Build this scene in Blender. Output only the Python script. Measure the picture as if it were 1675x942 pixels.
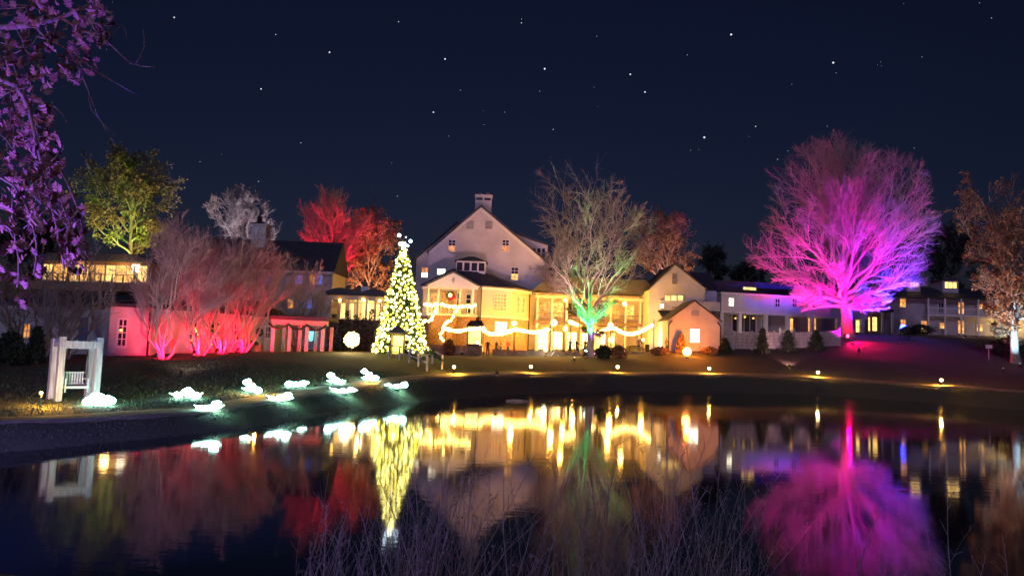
import bpy, math, random
import numpy as np
from mathutils import Vector, Matrix

for o in list(bpy.data.objects):
    bpy.data.objects.remove(o)
sc = bpy.context.scene
C = sc.collection
R = math.radians

# ------------------------------------------------------------------ camera
F_PX, CX, CY = 1218.0, 837.5, 471.0        # focal length and centre in photograph pixels (1675 x 942)
PITCH, ROLL = math.atan(0.0821), 0.037
CAM = Vector((0, 0, 3.0))
fw = Vector((0, math.cos(PITCH), math.sin(PITCH)))
up0 = Vector((0, -math.sin(PITCH), math.cos(PITCH)))
rt0 = Vector((1, 0, 0))
rt = rt0 * math.cos(ROLL) + up0 * math.sin(ROLL)
up = up0 * math.cos(ROLL) - rt0 * math.sin(ROLL)
cd = bpy.data.cameras.new("camera")
cam = bpy.data.objects.new("camera", cd)
C.objects.link(cam)
m = Matrix((rt, up, -fw)).transposed().to_4x4()
m.translation = CAM
cam.matrix_world = m
cd.sensor_width = 36.0
cd.lens = 36.0 * F_PX / 1675.0
cd.clip_start = 0.1
cd.clip_end = 5000
sc.camera = cam

# ------------------------------------------------------------------ sky (late dusk, nearly night)
world = bpy.data.worlds.new("World")
sc.world = world
world.use_nodes = True
wn, wl = world.node_tree.nodes, world.node_tree.links
bg = wn["Background"]
sky = wn.new("ShaderNodeTexSky")
sky.sky_type = 'NISHITA'
sky.sun_disc = False
sky.sun_elevation = R(-2.2)
sky.sun_rotation = R(-3)
sky.ozone_density = 3.2
tint = wn.new("ShaderNodeMix")
tint.data_type = 'RGBA'
tint.blend_type = 'MULTIPLY'
tint.inputs[0].default_value = 1.0
tint.inputs[7].default_value = (1.15, 0.92, 1.0, 1)
wl.new(sky.outputs[0], tint.inputs[6])
wl.new(tint.outputs[2], bg.inputs[0])
SKY_STRENGTH = 0.068
bg.inputs[1].default_value = SKY_STRENGTH

fill_sun = bpy.data.lights.new("fill_sun_light", 'SUN')  # added lavender fill from behind the camera, no moon stands there
fill_sun.energy = 0.36
fill_sun.color = (0.60, 0.53, 1.0)
fill_sun.angle = R(2.0)
fill_sun_o = bpy.data.objects.new("fill_sun_light", fill_sun)
C.objects.link(fill_sun_o)
fill_sun_o.rotation_euler = Vector((0.30, 0.86, -0.36)).to_track_quat('-Z', 'Y').to_euler()

sc.view_settings.view_transform = 'Standard'
sc.view_settings.look = 'None'
sc.view_settings.exposure = 0.45
sc.view_settings.gamma = 1.0
sc.render.engine = 'CYCLES'
sc.cycles.use_denoising = True
sc.cycles.max_bounces = 5
sc.cycles.diffuse_bounces = 2
sc.cycles.glossy_bounces = 3
sc.cycles.sample_clamp_indirect = 4.0
sc.cycles.use_light_tree = True

# ------------------------------------------------------------------ pixel geometry helpers
def ray(px, py):
    return fw + rt * ((px - CX) / F_PX) - up * ((py - CY) / F_PX)
def P(px, py, Y):
    d = ray(px, py)
    return CAM + d * (Y / d.y)
def PZ(px, py, z):
    d = ray(px, py)
    return CAM + d * ((z - CAM.z) / d.z)
def mpp(Y):
    return Y / F_PX

# ------------------------------------------------------------------ materials
MATS = {}
def _base(name):
    mt = bpy.data.materials.new(name)
    mt.use_nodes = True
    nt = mt.node_tree
    return mt, nt, nt.nodes["Principled BSDF"]
def mat(name, col, rough=0.8, var=0.25, scale=2.0, bump=0.0, bscale=20.0, metal=0.0, stretch=(1, 1, 1), island=0.0, col2=None, wave=None, transl=0.0):
    """procedural matte material: noise-varied colour, optional fine relief, optional horizontal boards"""
    if name in MATS:
        return MATS[name]
    mt, nt, b = _base(name)
    N, L = nt.nodes, nt.links
    tc = N.new("ShaderNodeTexCoord")
    mp = N.new("ShaderNodeMapping")
    mp.inputs["Scale"].default_value = stretch
    L.new(tc.outputs["Object"], mp.inputs[0])
    nz = N.new("ShaderNodeTexNoise")
    nz.inputs["Scale"].default_value = scale
    nz.inputs["Detail"].default_value = 5
    L.new(mp.outputs[0], nz.inputs["Vector"])
    cr = N.new("ShaderNodeValToRGB")
    c2 = col2 or tuple(min(1, c * (1 + var)) for c in col)
    c1 = tuple(c * (1 - var) for c in col) if col2 is None else col
    cr.color_ramp.elements[0].position = 0.3
    cr.color_ramp.elements[1].position = 0.7
    cr.color_ramp.elements[0].color = (*c1, 1)
    cr.color_ramp.elements[1].color = (*c2, 1)
    L.new(nz.outputs[0], cr.inputs[0])
    out = cr.outputs[0]
    if island > 0:
        g = N.new("ShaderNodeNewGeometry")
        hs = N.new("ShaderNodeHueSaturation")
        mr = N.new("ShaderNodeMapRange")
        mr.inputs[3].default_value = 1 - island
        mr.inputs[4].default_value = 1 + island
        L.new(g.outputs["Random Per Island"], mr.inputs[0])
        L.new(mr.outputs[0], hs.inputs["Value"])
        mr2 = N.new("ShaderNodeMapRange")
        mr2.inputs[3].default_value = 0.5 - island * 0.06
        mr2.inputs[4].default_value = 0.5 + island * 0.06
        L.new(g.outputs["Random Per Island"], mr2.inputs[0])
        L.new(mr2.outputs[0], hs.inputs["Hue"])
        L.new(out, hs.inputs["Color"])
        out = hs.outputs[0]
    L.new(out, b.inputs["Base Color"])
    b.inputs["Roughness"].default_value = rough
    b.inputs["Metallic"].default_value = metal
    if transl > 0:
        b.inputs["Specular IOR Level"].default_value = 0.2
    hsock = None
    if wave:
        wv = N.new("ShaderNodeTexWave")
        wv.wave_type = 'BANDS'
        wv.bands_direction = wave[0]
        wv.wave_profile = 'SAW'
        wv.inputs["Scale"].default_value = wave[1]
        wv.inputs["Distortion"].default_value = 0.0
        L.new(tc.outputs["Object"], wv.inputs["Vector"])
        hsock = wv.outputs["Fac"]
        amt = wave[2]
    elif bump > 0:
        n2 = N.new("ShaderNodeTexNoise")
        n2.inputs["Scale"].default_value = bscale
        n2.inputs["Detail"].default_value = 6
        L.new(mp.outputs[0], n2.inputs["Vector"])
        hsock = n2.outputs[0]
        amt = bump
    if hsock:
        bp = N.new("ShaderNodeBump")
        bp.inputs["Distance"].default_value = amt
        bp.inputs["Strength"].default_value = 0.8
        L.new(hsock, bp.inputs["Height"])
        L.new(bp.outputs[0], b.inputs["Normal"])
    MATS[name] = mt
    return mt
def emat(name, col, strength, var=0.0, scale=1.5):
    """something that gives off light"""
    if name in MATS:
        return MATS[name]
    mt, nt, b = _base(name)
    N, L = nt.nodes, nt.links
    b.inputs["Base Color"].default_value = (0.08, 0.08, 0.08, 1)
    b.inputs["Roughness"].default_value = 0.4
    b.inputs["Emission Color"].default_value = (*col, 1)
    b.inputs["Emission Strength"].default_value = strength
    if var > 0:
        tc = N.new("ShaderNodeTexCoord")
        nz = N.new("ShaderNodeTexNoise")
        nz.inputs["Scale"].default_value = scale
        nz.inputs["Detail"].default_value = 3
        L.new(tc.outputs["Object"], nz.inputs["Vector"])
        mr = N.new("ShaderNodeMapRange")
        mr.inputs[1].default_value = 0.35
        mr.inputs[2].default_value = 0.65
        mr.inputs[3].default_value = strength * (1 - var)
        mr.inputs[4].default_value = strength * (1 + var)
        L.new(nz.outputs[0], mr.inputs[0])
        L.new(mr.outputs[0], b.inputs["Emission Strength"])
    MATS[name] = mt
    return mt

WHITE = mat("white_painted_clapboard", (0.56, 0.54, 0.52), 0.7, 0.16, 0.45, wave=('Z', 1.6, 0.02))
WHITE_BRICK = mat("white_painted_brick", (0.55, 0.53, 0.50), 0.85, 0.10, 1.2, bump=0.015, bscale=9)
CREAM = mat("cream_stucco", (0.58, 0.50, 0.38), 0.8, 0.08, 0.8, bump=0.01, bscale=14)
TRIM = mat("white_trim_paint", (0.66, 0.65, 0.62), 0.5, 0.05, 3)
BRICK = mat("red_brown_brick", (0.40, 0.23, 0.13), 0.9, 0.3, 3.5, bump=0.02, bscale=11)
STONE = mat("fieldstone", (0.22, 0.18, 0.15), 0.9, 0.4, 2.2, bump=0.05, bscale=4)
SLATE = mat("dark_slate_shingles", (0.045, 0.05, 0.065), 0.7, 0.3, 2.0, wave=('Z', 1.3, 0.03))
WOOD = mat("weathered_wood", (0.20, 0.15, 0.11), 0.8, 0.3, 3.0, bump=0.01, bscale=18, stretch=(4, 4, 0.6))
PALE_WOOD = mat("pale_painted_timber", (0.46, 0.46, 0.44), 0.7, 0.4, 3.0, bump=0.008, bscale=14, stretch=(5, 5, 0.5))
METAL = mat("dark_metal", (0.04, 0.04, 0.045), 0.45, 0.2, 6, metal=0.6)
DARKGLASS = mat("dark_window_glass", (0.03, 0.035, 0.05), 0.08, 0.2, 1)
BLUEDOOR = mat("blue_grey_door_paint", (0.13, 0.16, 0.30), 0.5, 0.1, 2)
GREY = mat("grey_panel_paint", (0.30, 0.29, 0.29), 0.7, 0.12, 1.0)
GARLAND = mat("evergreen_garland", (0.035, 0.06, 0.03), 0.8, 0.4, 8, island=0.4)
BARK = mat("grey_brown_bark", (0.30, 0.25, 0.21), 0.9, 0.3, 4, bump=0.02, bscale=12, stretch=(3, 3, 0.6))
TWIG = mat("pale_winter_twigs", (0.36, 0.30, 0.26), 0.9, 0.25, 1.2)
REDTWIG = mat("mauve_winter_twigs", (0.34, 0.23, 0.22), 0.9, 0.25, 1.2)
DRYLEAF = mat("dry_brown_leaves", (0.24, 0.13, 0.06), 0.8, 0.3, 0.7, island=0.5)
OAKLEAF = mat("russet_oak_leaves", (0.34, 0.20, 0.17), 0.65, 0.25, 2.0, island=0.5)
YELLEAF = mat("yellow_green_leaves", (0.24, 0.22, 0.08), 0.8, 0.3, 0.7, island=0.4)
NEEDLE = mat("spruce_needles", (0.05, 0.09, 0.03), 0.7, 0.4, 3, island=0.4)
DARKLEAF = mat("dark_evergreen_leaves", (0.03, 0.045, 0.025), 0.8, 0.4, 1, island=0.4)
WEED = mat("dry_weed_stalks", (0.30, 0.26, 0.24), 0.85, 0.3, 5, island=0.4)
GRASSM = mat("winter_grass_blades", (0.075, 0.10, 0.045), 0.8, 0.3, 0.4, island=0.45)
SKIN = mat("skin", (0.45, 0.27, 0.19), 0.6, 0.1, 5)
HAIR = mat("dark_hair", (0.03, 0.02, 0.015), 0.6, 0.3, 9)
REDCLOTH = mat("red_velvet_bow", (0.5, 0.02, 0.02), 0.7, 0.2, 6)

E_WARM = emat("lit_room_amber", (1.0, 0.44, 0.08), 1.2, 0.6, 2.6)
E_ORANGE = emat("lit_room_orange", (1.0, 0.36, 0.06), 0.7, 0.65, 2.6)
E_YEL = emat("lit_room_yellow", (1.0, 0.58, 0.15), 1.7, 0.45)
E_WHITE = emat("lit_room_white", (1.0, 0.88, 0.62), 3.0, 0.2)
E_BULB = emat("warm_white_bulb", (1.0, 0.84, 0.24), 9.0)
E_BULBY = emat("yellow_bulb", (1.0, 0.78, 0.06), 5.0)
E_COOL = emat("cool_white_bulb", (0.62, 0.78, 1.0), 6.0)
E_FEST = emat("festoon_globe", (1.0, 0.56, 0.11), 14.0)
E_GLOBE = emat("lamp_globe", (1.0, 0.56, 0.11), 11.0)
E_SCULPT = emat("glowing_cyan_white", (0.42, 1.0, 0.84), 24.0)
E_PATH = emat("path_lamp_lens", (1.0, 0.70, 0.30), 12.0)
E_BLUE = emat("lit_room_blue", (0.10, 0.14, 0.75), 0.7, 0.3)
E_CYAN = emat("cyan_lamp", (0.10, 0.75, 0.9), 1.5, 0.3)
E_STAR = emat("star_light", (0.85, 0.88, 1.0), 0.9)

# ------------------------------------------------------------------ mesh building
class MB:
    def __init__(s):
        s.v, s.f = [], []
    def add(s, vs, fs):
        n = len(s.v)
        s.v += [tuple(v) for v in vs]
        s.f += [tuple(i + n for i in f) for f in fs]
        return s
    def box(s, x0, x1, y0, y1, z0, z1):
        vs = [(x, y, z) for z in (z0, z1) for y in (y0, y1) for x in (x0, x1)]
        return s.add(vs, [(0, 2, 3, 1), (4, 5, 7, 6), (0, 1, 5, 4), (2, 6, 7, 3), (0, 4, 6, 2), (1, 3, 7, 5)])
    def prism(s, poly, y0, y1):
        """polygon in (x, z), counter-clockwise seen from -y, pushed along y"""
        n = len(poly)
        vs = [(x, y0, z) for x, z in poly] + [(x, y1, z) for x, z in poly]
        fs = [tuple(range(n)), tuple(range(2 * n - 1, n - 1, -1))]
        fs += [(i, i + n, (i + 1) % n + n, (i + 1) % n) for i in range(n)]
        return s.add(vs, fs)
    def plan(s, poly, z0, z1):
        """polygon in (x, y), pushed up"""
        n = len(poly)
        vs = [(x, y, z0) for x, y in poly] + [(x, y, z1) for x, y in poly]
        fs = [tuple(range(n - 1, -1, -1)), tuple(range(n, 2 * n))]
        fs += [(i, (i + 1) % n, (i + 1) % n + n, i + n) for i in range(n)]
        return s.add(vs, fs)
    def tube(s, pts, rad, n=6, cap=True):
        pts = [Vector(p) for p in pts]
        if not isinstance(rad, (list, tuple)):
            rad = [rad] * len(pts)
        vs, fs = [], []
        d = (pts[-1] - pts[0]).normalized()
        a = d.cross(Vector((0.31, 0.17, 0.93)) if abs(d.z) < 0.8 else Vector((1, 0.1, 0))).normalized()
        for i, p in enumerate(pts):
            t = (pts[min(i + 1, len(pts) - 1)] - pts[max(i - 1, 0)]).normalized()
            u = (a - t * a.dot(t)).normalized()
            w = t.cross(u)
            for k in range(n):
                an = 2 * math.pi * k / n
                vs.append(p + (u * math.cos(an) + w * math.sin(an)) * rad[i])
        for i in range(len(pts) - 1):
            for k in range(n):
                fs.append((i * n + k, i * n + (k + 1) % n, (i + 1) * n + (k + 1) % n, (i + 1) * n + k))
        if cap:
            fs.append(tuple(range(n - 1, -1, -1)))
            fs.append(tuple(range((len(pts) - 1) * n, len(pts) * n)))
        return s.add(vs, fs)
    def lathe(s, prof, c=(0, 0, 0), n=12):
        """profile [(r, z)] turned about the z axis through c"""
        vs, fs = [], []
        for r, z in prof:
            for k in range(n):
                an = 2 * math.pi * k / n
                vs.append((c[0] + r * math.cos(an), c[1] + r * math.sin(an), c[2] + z))
        for i in range(len(prof) - 1):
            for k in range(n):
                fs.append((i * n + k, i * n + (k + 1) % n, (i + 1) * n + (k + 1) % n, (i + 1) * n + k))
        fs.append(tuple(range(n - 1, -1, -1)))
        fs.append(tuple(range((len(prof) - 1) * n, len(prof) * n)))
        return s.add(vs, fs)
    def ball(s, c, r, n=10, sx=1, sy=1, sz=1):
        k = max(4, n // 2)
        prof = [(max(0.02, math.sin(math.pi * i / k)) * r, -math.cos(math.pi * i / k) * r * sz) for i in range(k + 1)]
        i0 = len(s.v)
        s.lathe(prof, (0, 0, 0), n)
        for i in range(i0, len(s.v)):
            x, y, z = s.v[i]
            s.v[i] = (c[0] + x * sx, c[1] + y * sy, c[2] + z)
        return s
    def mesh(s, name):
        me = bpy.data.meshes.new(name)
        me.from_pydata(s.v, [], s.f)
        me.update()
        return me
    def build(s, name, material, parent=None, smooth=False):
        me = s.mesh(name)
        if smooth:
            me.polygons.foreach_set("use_smooth", [True] * len(me.polygons))
        return link(name, me, material, parent)
def link(name, me, material, parent=None):
    if material is not None and len(me.materials) == 0:
        me.materials.append(material)
    o = bpy.data.objects.new(name, me)
    C.objects.link(o)
    if parent is not None:
        o.parent = parent
    return o
def np_mesh(name, V, Q, tri=False):
    """fast mesh from numpy vertex and face arrays (all quads or all triangles)"""
    me = bpy.data.meshes.new(name)
    k = 3 if tri else 4
    me.vertices.add(len(V))
    me.vertices.foreach_set("co", np.ascontiguousarray(V, dtype=np.float32).ravel())
    me.loops.add(len(Q) * k)
    me.loops.foreach_set("vertex_index", np.ascontiguousarray(Q, dtype=np.int32).ravel())
    me.polygons.add(len(Q))
    me.polygons.foreach_set("loop_start", np.arange(0, len(Q) * k, k, dtype=np.int32))
    me.update(calc_edges=True)
    me.validate()
    return me
def tag(o, label=None, cat=None, group=None, kind=None):
    if label: o["label"] = label
    if cat: o["category"] = cat
    if group: o["group"] = group
    if kind: o["kind"] = kind
    return o
def thing(name, label, cat, loc=(0, 0, 0), rz=0.0, group=None):
    o = bpy.data.objects.new(name, None)
    C.objects.link(o)
    o.location = loc
    o.rotation_euler = (0, 0, rz)
    o.empty_display_size = 0.2
    return tag(o, label, cat, group)
def lamp(kind, name, parent, loc, color, watts, size=0.1, target=None, angle=60, blend=0.5):
    l = bpy.data.lights.new(name, kind)
    l.color = color
    l.energy = watts
    l.shadow_soft_size = size
    if kind == 'SPOT':
        l.spot_size = R(angle)
        l.spot_blend = blend
    o = bpy.data.objects.new(name, l)
    C.objects.link(o)
    o.parent = parent
    o.location = loc
    if target is not None:
        o.rotation_euler = (Vector(target) - Vector(loc)).to_track_quat('-Z', 'Y').to_euler()
    return o

# ------------------------------------------------------------------ terrain: pond outline and heights
EDGE_PX = [(-160, 748, 0), (0, 728, 0), (150, 716, 0), (380, 697, 0), (530, 675, 0), (620, 663, 0), (720, 651, 0), (860, 643, 0), (1000, 639, 0), (1160, 640, 0), (1340, 645, 0), (1540, 658, 0), (1675, 670, 0)]
RIM_PX = [(-160, 708), (0, 694), (150, 689), (380, 676), (530, 652), (620, 637), (720, 623), (860, 617), (1000, 614), (1160, 615), (1340, 621), (1540, 634), (1675, 641)]
BANK_W = 1.3
rim_d = [PZ(x, y, 0.0).xy for x, y, _ in EDGE_PX]                # these rows give the distance of the rim
shore = [p * ((p.y - BANK_W) / p.y) for p in rim_d]
ctrl = []
for (x, y), s in zip(RIM_PX, shore):
    ctrl.append(tuple(P(x, y, s.y + BANK_W)))
shore_full = [Vector(p) for p in shore] + [Vector(p) for p in ((42, 46), (46, 30), (36, 15), (24, 8.6), (12, 7.4), (4, 7.2), (-4, 7.4), (-9, 7.6), (-13.5, 9.0))]
for px, py, Y in ((200, 581, 50), (60, 583, 48), (430, 576, 58), (480, 577, 60), (575, 575, 56), (655, 583, 55), (-200, 578, 50),
                  (700, 581, 78), (760, 581, 82), (900, 580, 82), (1045, 579, 82), (1090, 575, 77), (1178, 573, 77), (1205, 574, 78),
                  (1370, 567, 84), (1385, 549, 90), (1450, 546, 105), (1660, 551, 105), (1800, 560, 100), (120, 655, 27), (690, 605, 49),
                  (1000, 596, 69), (1300, 595, 73), (1160, 594, 72), (1450, 590, 73), (1600, 600, 72)):
    ctrl.append(tuple(P(px, py, Y)))
ctrl += [(-150, 130, 5), (0, 140, 5.5), (150, 140, 9.5), (-400, 500, 12), (400, 500, 14), (0, 600, 12), (-60, 45, 1.7), (-80, 10, 1.3),
         (90, 45, 4.5), (60, 10, 2.0), (-30, 26, 0.9), (0, -40, 1.6), (-100, -60, 1.6), (100, -60, 2.2), (0, 0, 1.35), (-8, 3, 1.2), (9, 2, 1.2), (-60, 100, 4.0)]
ctrl = np.array(ctrl)
def tps_fit(c):
    n = len(c)
    d = np.hypot(c[:, None, 0] - c[None, :, 0], c[:, None, 1] - c[None, :, 1])
    K = np.where(d > 0, d * d * np.log(d + 1e-9), 0) + np.eye(n) * 4.0
    A = np.zeros((n + 3, n + 3))
    A[:n, :n] = K
    A[:n, n] = A[n, :n] = 1
    A[:n, n + 1:] = c[:, :2]
    A[n + 1:, :n] = c[:, :2].T
    return np.linalg.solve(A, np.concatenate([c[:, 2], np.zeros(3)]))
TW = tps_fit(ctrl)
SH = np.array([(p.x, p.y) for p in shore_full])
def pond_dist(x, y):
    """signed distance to the water's edge, negative in the pond"""
    x, y = np.asarray(x, float), np.asarray(y, float)
    best = np.full(x.shape, 1e9)
    inside = np.zeros(x.shape, bool)
    n = len(SH)
    for i in range(n):
        ax, ay = SH[i]
        bx, by = SH[(i + 1) % n]
        t = np.clip(((x - ax) * (bx - ax) + (y - ay) * (by - ay)) / ((bx - ax) ** 2 + (by - ay) ** 2), 0, 1)
        best = np.minimum(best, np.hypot(x - ax - t * (bx - ax), y - ay - t * (by - ay)))
        cond = (ay > y) != (by > y)
        with np.errstate(divide='ignore', invalid='ignore'):
            xi = (bx - ax) * (y - ay) / (by - ay) + ax
        inside ^= cond & (x < xi)
    return np.where(inside, -best, best)
def terr_np(x, y):
    x, y = np.asarray(x, float), np.asarray(y, float)
    z = TW[-3] + TW[-2] * x + TW[-1] * y
    for (cx, cy, _), w in zip(ctrl, TW[:-3]):
        d = np.hypot(x - cx, y - cy)
        z = z + w * d * d * np.log(d + 1e-9)
    z = z + 0.03 * np.sin(x * 0.9 + y * 0.37) * np.sin(y * 0.61 - x * 0.2)
    s = pond_dist(x, y)
    t = np.clip(s / BANK_W, 0, 1)
    t = t * t * (3 - 2 * t) * 0.6 + t * 0.4
    z = np.where(s < 0, np.maximum(-0.9, s * 0.7), np.maximum(z, 0.25) * t)
    return z
def terr(x, y):
    return float(terr_np(np.array([x]), np.array([y]))[0])
def ground(px, py):
    """point where the pixel's ray meets the ground"""
    d = ray(px, py)
    ts = np.linspace(6, 140, 1500)
    X, Yv, Z = CAM.x + d.x * ts, CAM.y + d.y * ts, CAM.z + d.z * ts
    h = terr_np(X, Yv)
    idx = np.where(Z <= h)[0]
    i = idx[0] if len(idx) else len(ts) - 1
    return Vector((X[i], Yv[i], float(h[i])))
def foot(px, Y, py=560):
    p = P(px, py, Y)
    return Vector((p.x, p.y, terr(p.x, p.y)))

def axis(a, b, lo, hi, fine):
    c = list(np.arange(a, b, fine))
    st, v = fine, b
    while v < hi:
        c.append(v); st *= 1.18; v += st
    c.append(hi)
    st, v = fine, a
    while v > lo:
        st *= 1.18; v -= st
        c.append(max(v, lo))
    return np.unique(np.array(c))
gx, gy = axis(-34, 52, -900, 900, 0.42), axis(4, 74, -120, 1500, 0.4)
GX, GY = np.meshgrid(gx, gy)
GZ = terr_np(GX, GY)
GZ += (np.random.default_rng(3).random(GZ.shape) - 0.5) * 0.05
V = np.stack([GX.ravel(), GY.ravel(), GZ.ravel()], 1)
nx_, ny_ = len(gx), len(gy)
idx = np.arange(nx_ * ny_).reshape(ny_, nx_)
Q = np.stack([idx[:-1, :-1].ravel(), idx[:-1, 1:].ravel(), idx[1:, 1:].ravel(), idx[1:, :-1].ravel()], 1)
LAWN = mat("winter_lawn", (0.07, 0.08, 0.045), 0.95, 0.4, 0.35, bump=0.05, bscale=5, col2=(0.085, 0.075, 0.045))
me = np_mesh("lawn", V, Q)
me.polygons.foreach_set("use_smooth", [True] * len(me.polygons))
tag(link("lawn", me, LAWN), "dark winter lawn sloping down to the pond bank", kind="structure")

# water
WATER, nt, b = _base("pond_water")
N, L = nt.nodes, nt.links
b.inputs["Base Color"].default_value = (0.006, 0.008, 0.016, 1)
b.inputs["Roughness"].default_value = 0.05
b.inputs["IOR"].default_value = 1.42
tc = N.new("ShaderNodeTexCoord")
mp = N.new("ShaderNodeMapping")
mp.inputs["Scale"].default_value = (0.7, 1.3, 1)
L.new(tc.outputs["Object"], mp.inputs[0])
n1 = N.new("ShaderNodeTexNoise")
n1.inputs["Scale"].default_value = 2.2
n1.inputs["Detail"].default_value = 3
L.new(mp.outputs[0], n1.inputs["Vector"])
n3 = N.new("ShaderNodeTexNoise")
n3.inputs["Scale"].default_value = 0.12
n3.inputs["Detail"].default_value = 2
L.new(tc.outputs["Object"], n3.inputs["Vector"])
mr = N.new("ShaderNodeMapRange")
mr.inputs[1].default_value = 0.4
mr.inputs[2].default_value = 0.65
mr.inputs[3].default_value = 0.12
mr.inputs[4].default_value = 0.5
L.new(n3.outputs[0], mr.inputs[0])
bp = N.new("ShaderNodeBump")
bp.inputs["Distance"].default_value = 0.006
L.new(n1.outputs[0], bp.inputs["Height"])
L.new(mr.outputs[0], bp.inputs["Strength"])
L.new(bp.outputs[0], b.inputs["Normal"])
MATS["pond_water"] = WATER
tag(MB().add([(-60, -2, 0), (70, -2, 0), (70, 72, 0), (-60, 72, 0)], [(0, 1, 2, 3)]).build("pond_water", WATER), "still dark pond mirroring the lit inn", kind="structure")

# gravel path that follows the rim of the pond
def smooth_line(pts, step):
    pts = [np.array(p, float) for p in pts]
    out = []
    for i in range(len(pts) - 1):
        p0, p1, p2, p3 = pts[max(i - 1, 0)], pts[i], pts[i + 1], pts[min(i + 2, len(pts) - 1)]
        n = max(2, int(np.linalg.norm(p2 - p1) / step))
        for k in range(n):
            t = k / n
            out.append(0.5 * (2 * p1 + (p2 - p0) * t + (2 * p0 - 5 * p1 + 4 * p2 - p3) * t * t + (3 * p1 - p0 - 3 * p2 + p3) * t ** 3))
    out.append(pts[-1])
    return np.array(out)
sl = smooth_line([(p.x, p.y) for p in shore], 0.5)
tg = np.gradient(sl, axis=0)
tg /= np.linalg.norm(tg, axis=1)[:, None]
nr = np.stack([-tg[:, 1], tg[:, 0]], 1)
GRAVEL = mat("sandy_gravel", (0.20, 0.16, 0.11), 0.95, 0.3, 3.0, bump=0.02, bscale=30)
cols = []
for k, off in enumerate((1.35, 1.4, 1.9, 2.4, 2.85, 2.9)):
    q = sl + nr * off
    z = terr_np(q[:, 0], q[:, 1]) + (0.06 if 0 < k < 5 else -0.12)
    cols.append(np.stack([q[:, 0], q[:, 1], z], 1))
V = np.concatenate(cols)
n = len(sl)
Q = np.concatenate([np.stack([np.arange(n - 1) + k * n, np.arange(1, n) + k * n, np.arange(1, n) + (k + 1) * n, np.arange(n - 1) + (k + 1) * n], 1)[:, ::-1] for k in range(5)])
tag(link("path", np_mesh("path", V, Q), GRAVEL), "sandy gravel path along the pond rim", kind="structure")

# stars
sky_root = thing("sky", "clear night sky with a few stars", None)
sky_root["kind"] = "structure"
star_me = {}
for px, py, s in ((285, 29, 1.0), (451, 57, .6), (427, 146, 1.0), (539, 86, 1.1), (652, 36, .6), (728, 97, 1.2), (709, 184, 1.0), (853, 38, .7), (891, 113, 1.3), (1031, 122, 1.1), (1055, 151, 1.1), (1196, 57, 1.4), (1363, 103, 1.4), (1152, 225, 1.4), (1236, 207, .7), (1272, 261, .6), (1289, 247, .5), (492, 234, .5), (905, 212, .5), (1622, 30, .5), (423, 297, .5)):
    if "m" not in star_me:
        star_me["m"] = MB().ball((0, 0, 0), 1.0, 8).mesh("star")
    o = link("star", star_me["m"], E_STAR, sky_root)
    o.location = P(px, py, 1400)
    o.scale = [1.25 * s] * 3
rs_ = random.Random(77)
for i in range(70):
    o = link("star", star_me["m"], E_STAR, sky_root)
    o.location = P(rs_.uniform(-200, 1900), rs_.uniform(-150, 330), 1400)
    o.scale = [rs_.uniform(0.22, 0.5)] * 3

# ------------------------------------------------------------------ buildings
class Wall:
    """upright wall plane from A to B (left to right seen from the pond); its root Empty sits at A"""
    def __init__(s, A, B, zb, root=None):
        s.A, s.B, s.zb, s.root = Vector((A[0], A[1])), Vector((B[0], B[1])), zb, root
        d = s.B - s.A
        s.len = d.length
        s.off = None
        s.ang = math.atan2(d.y, d.x)
        s.t = d.normalized()
        s.n = Vector((-s.t.y, s.t.x))
    def hit(s, px, py):
        d = ray(px, py)
        # (cam + d*k - A).n = 0
        k = (s.A - CAM.xy).dot(s.n) / d.xy.dot(s.n)
        p = CAM + d * k
        return (p.xy - s.A).dot(s.t), p.z - s.zb
    def rect(s, x0, y0, x1, y1):
        u0, u1 = s.hit(x0, (y0 + y1) / 2)[0], s.hit(x1, (y0 + y1) / 2)[0]
        z0, z1 = s.hit((x0 + x1) / 2, y1)[1], s.hit((x0 + x1) / 2, y0)[1]
        return u0, u1, z0, z1
def wall_px(a, Ya, b, Yb, pyb, label, cat, name, zb=None, group=None):
    """building root at the pixel column a, depth Ya, its front running to pixel column b, depth Yb"""
    A, B = P(a, pyb, Ya), P(b, pyb, Yb)
    if zb is None:
        zb = min(terr(A.x, A.y), terr(B.x, B.y)) - 0.25
    w = Wall(A, B, zb)
    w.root = thing(name, label, cat, (A.x, A.y, zb), w.ang, group)
    return w
def bars(u0, u1, z0, z1, t, y0, y1, nx, ny, mt=0.03):
    m = MB()
    m.box(u0 - t, u0, y0, y1, z0 - t, z1 + t); m.box(u1, u1 + t, y0, y1, z0 - t, z1 + t)
    m.box(u0, u1, y0, y1, z0 - t, z0); m.box(u0, u1, y0, y1, z1, z1 + t)
    ym = y0 + 0.35 * (y1 - y0)
    for i in range(1, nx):
        x = u0 + (u1 - u0) * i / nx
        m.box(x - mt, x + mt, ym, y1, z0, z1)
    for i in range(1, ny):
        z = z0 + (z1 - z0) * i / ny
        m.box(u0, u1, ym + 0.004, y1, z - mt, z + mt)
    return m
def place(o, w):
    if w.off:
        o.location, o.rotation_euler = w.off[0], (0, 0, w.off[1])
    return o
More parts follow.
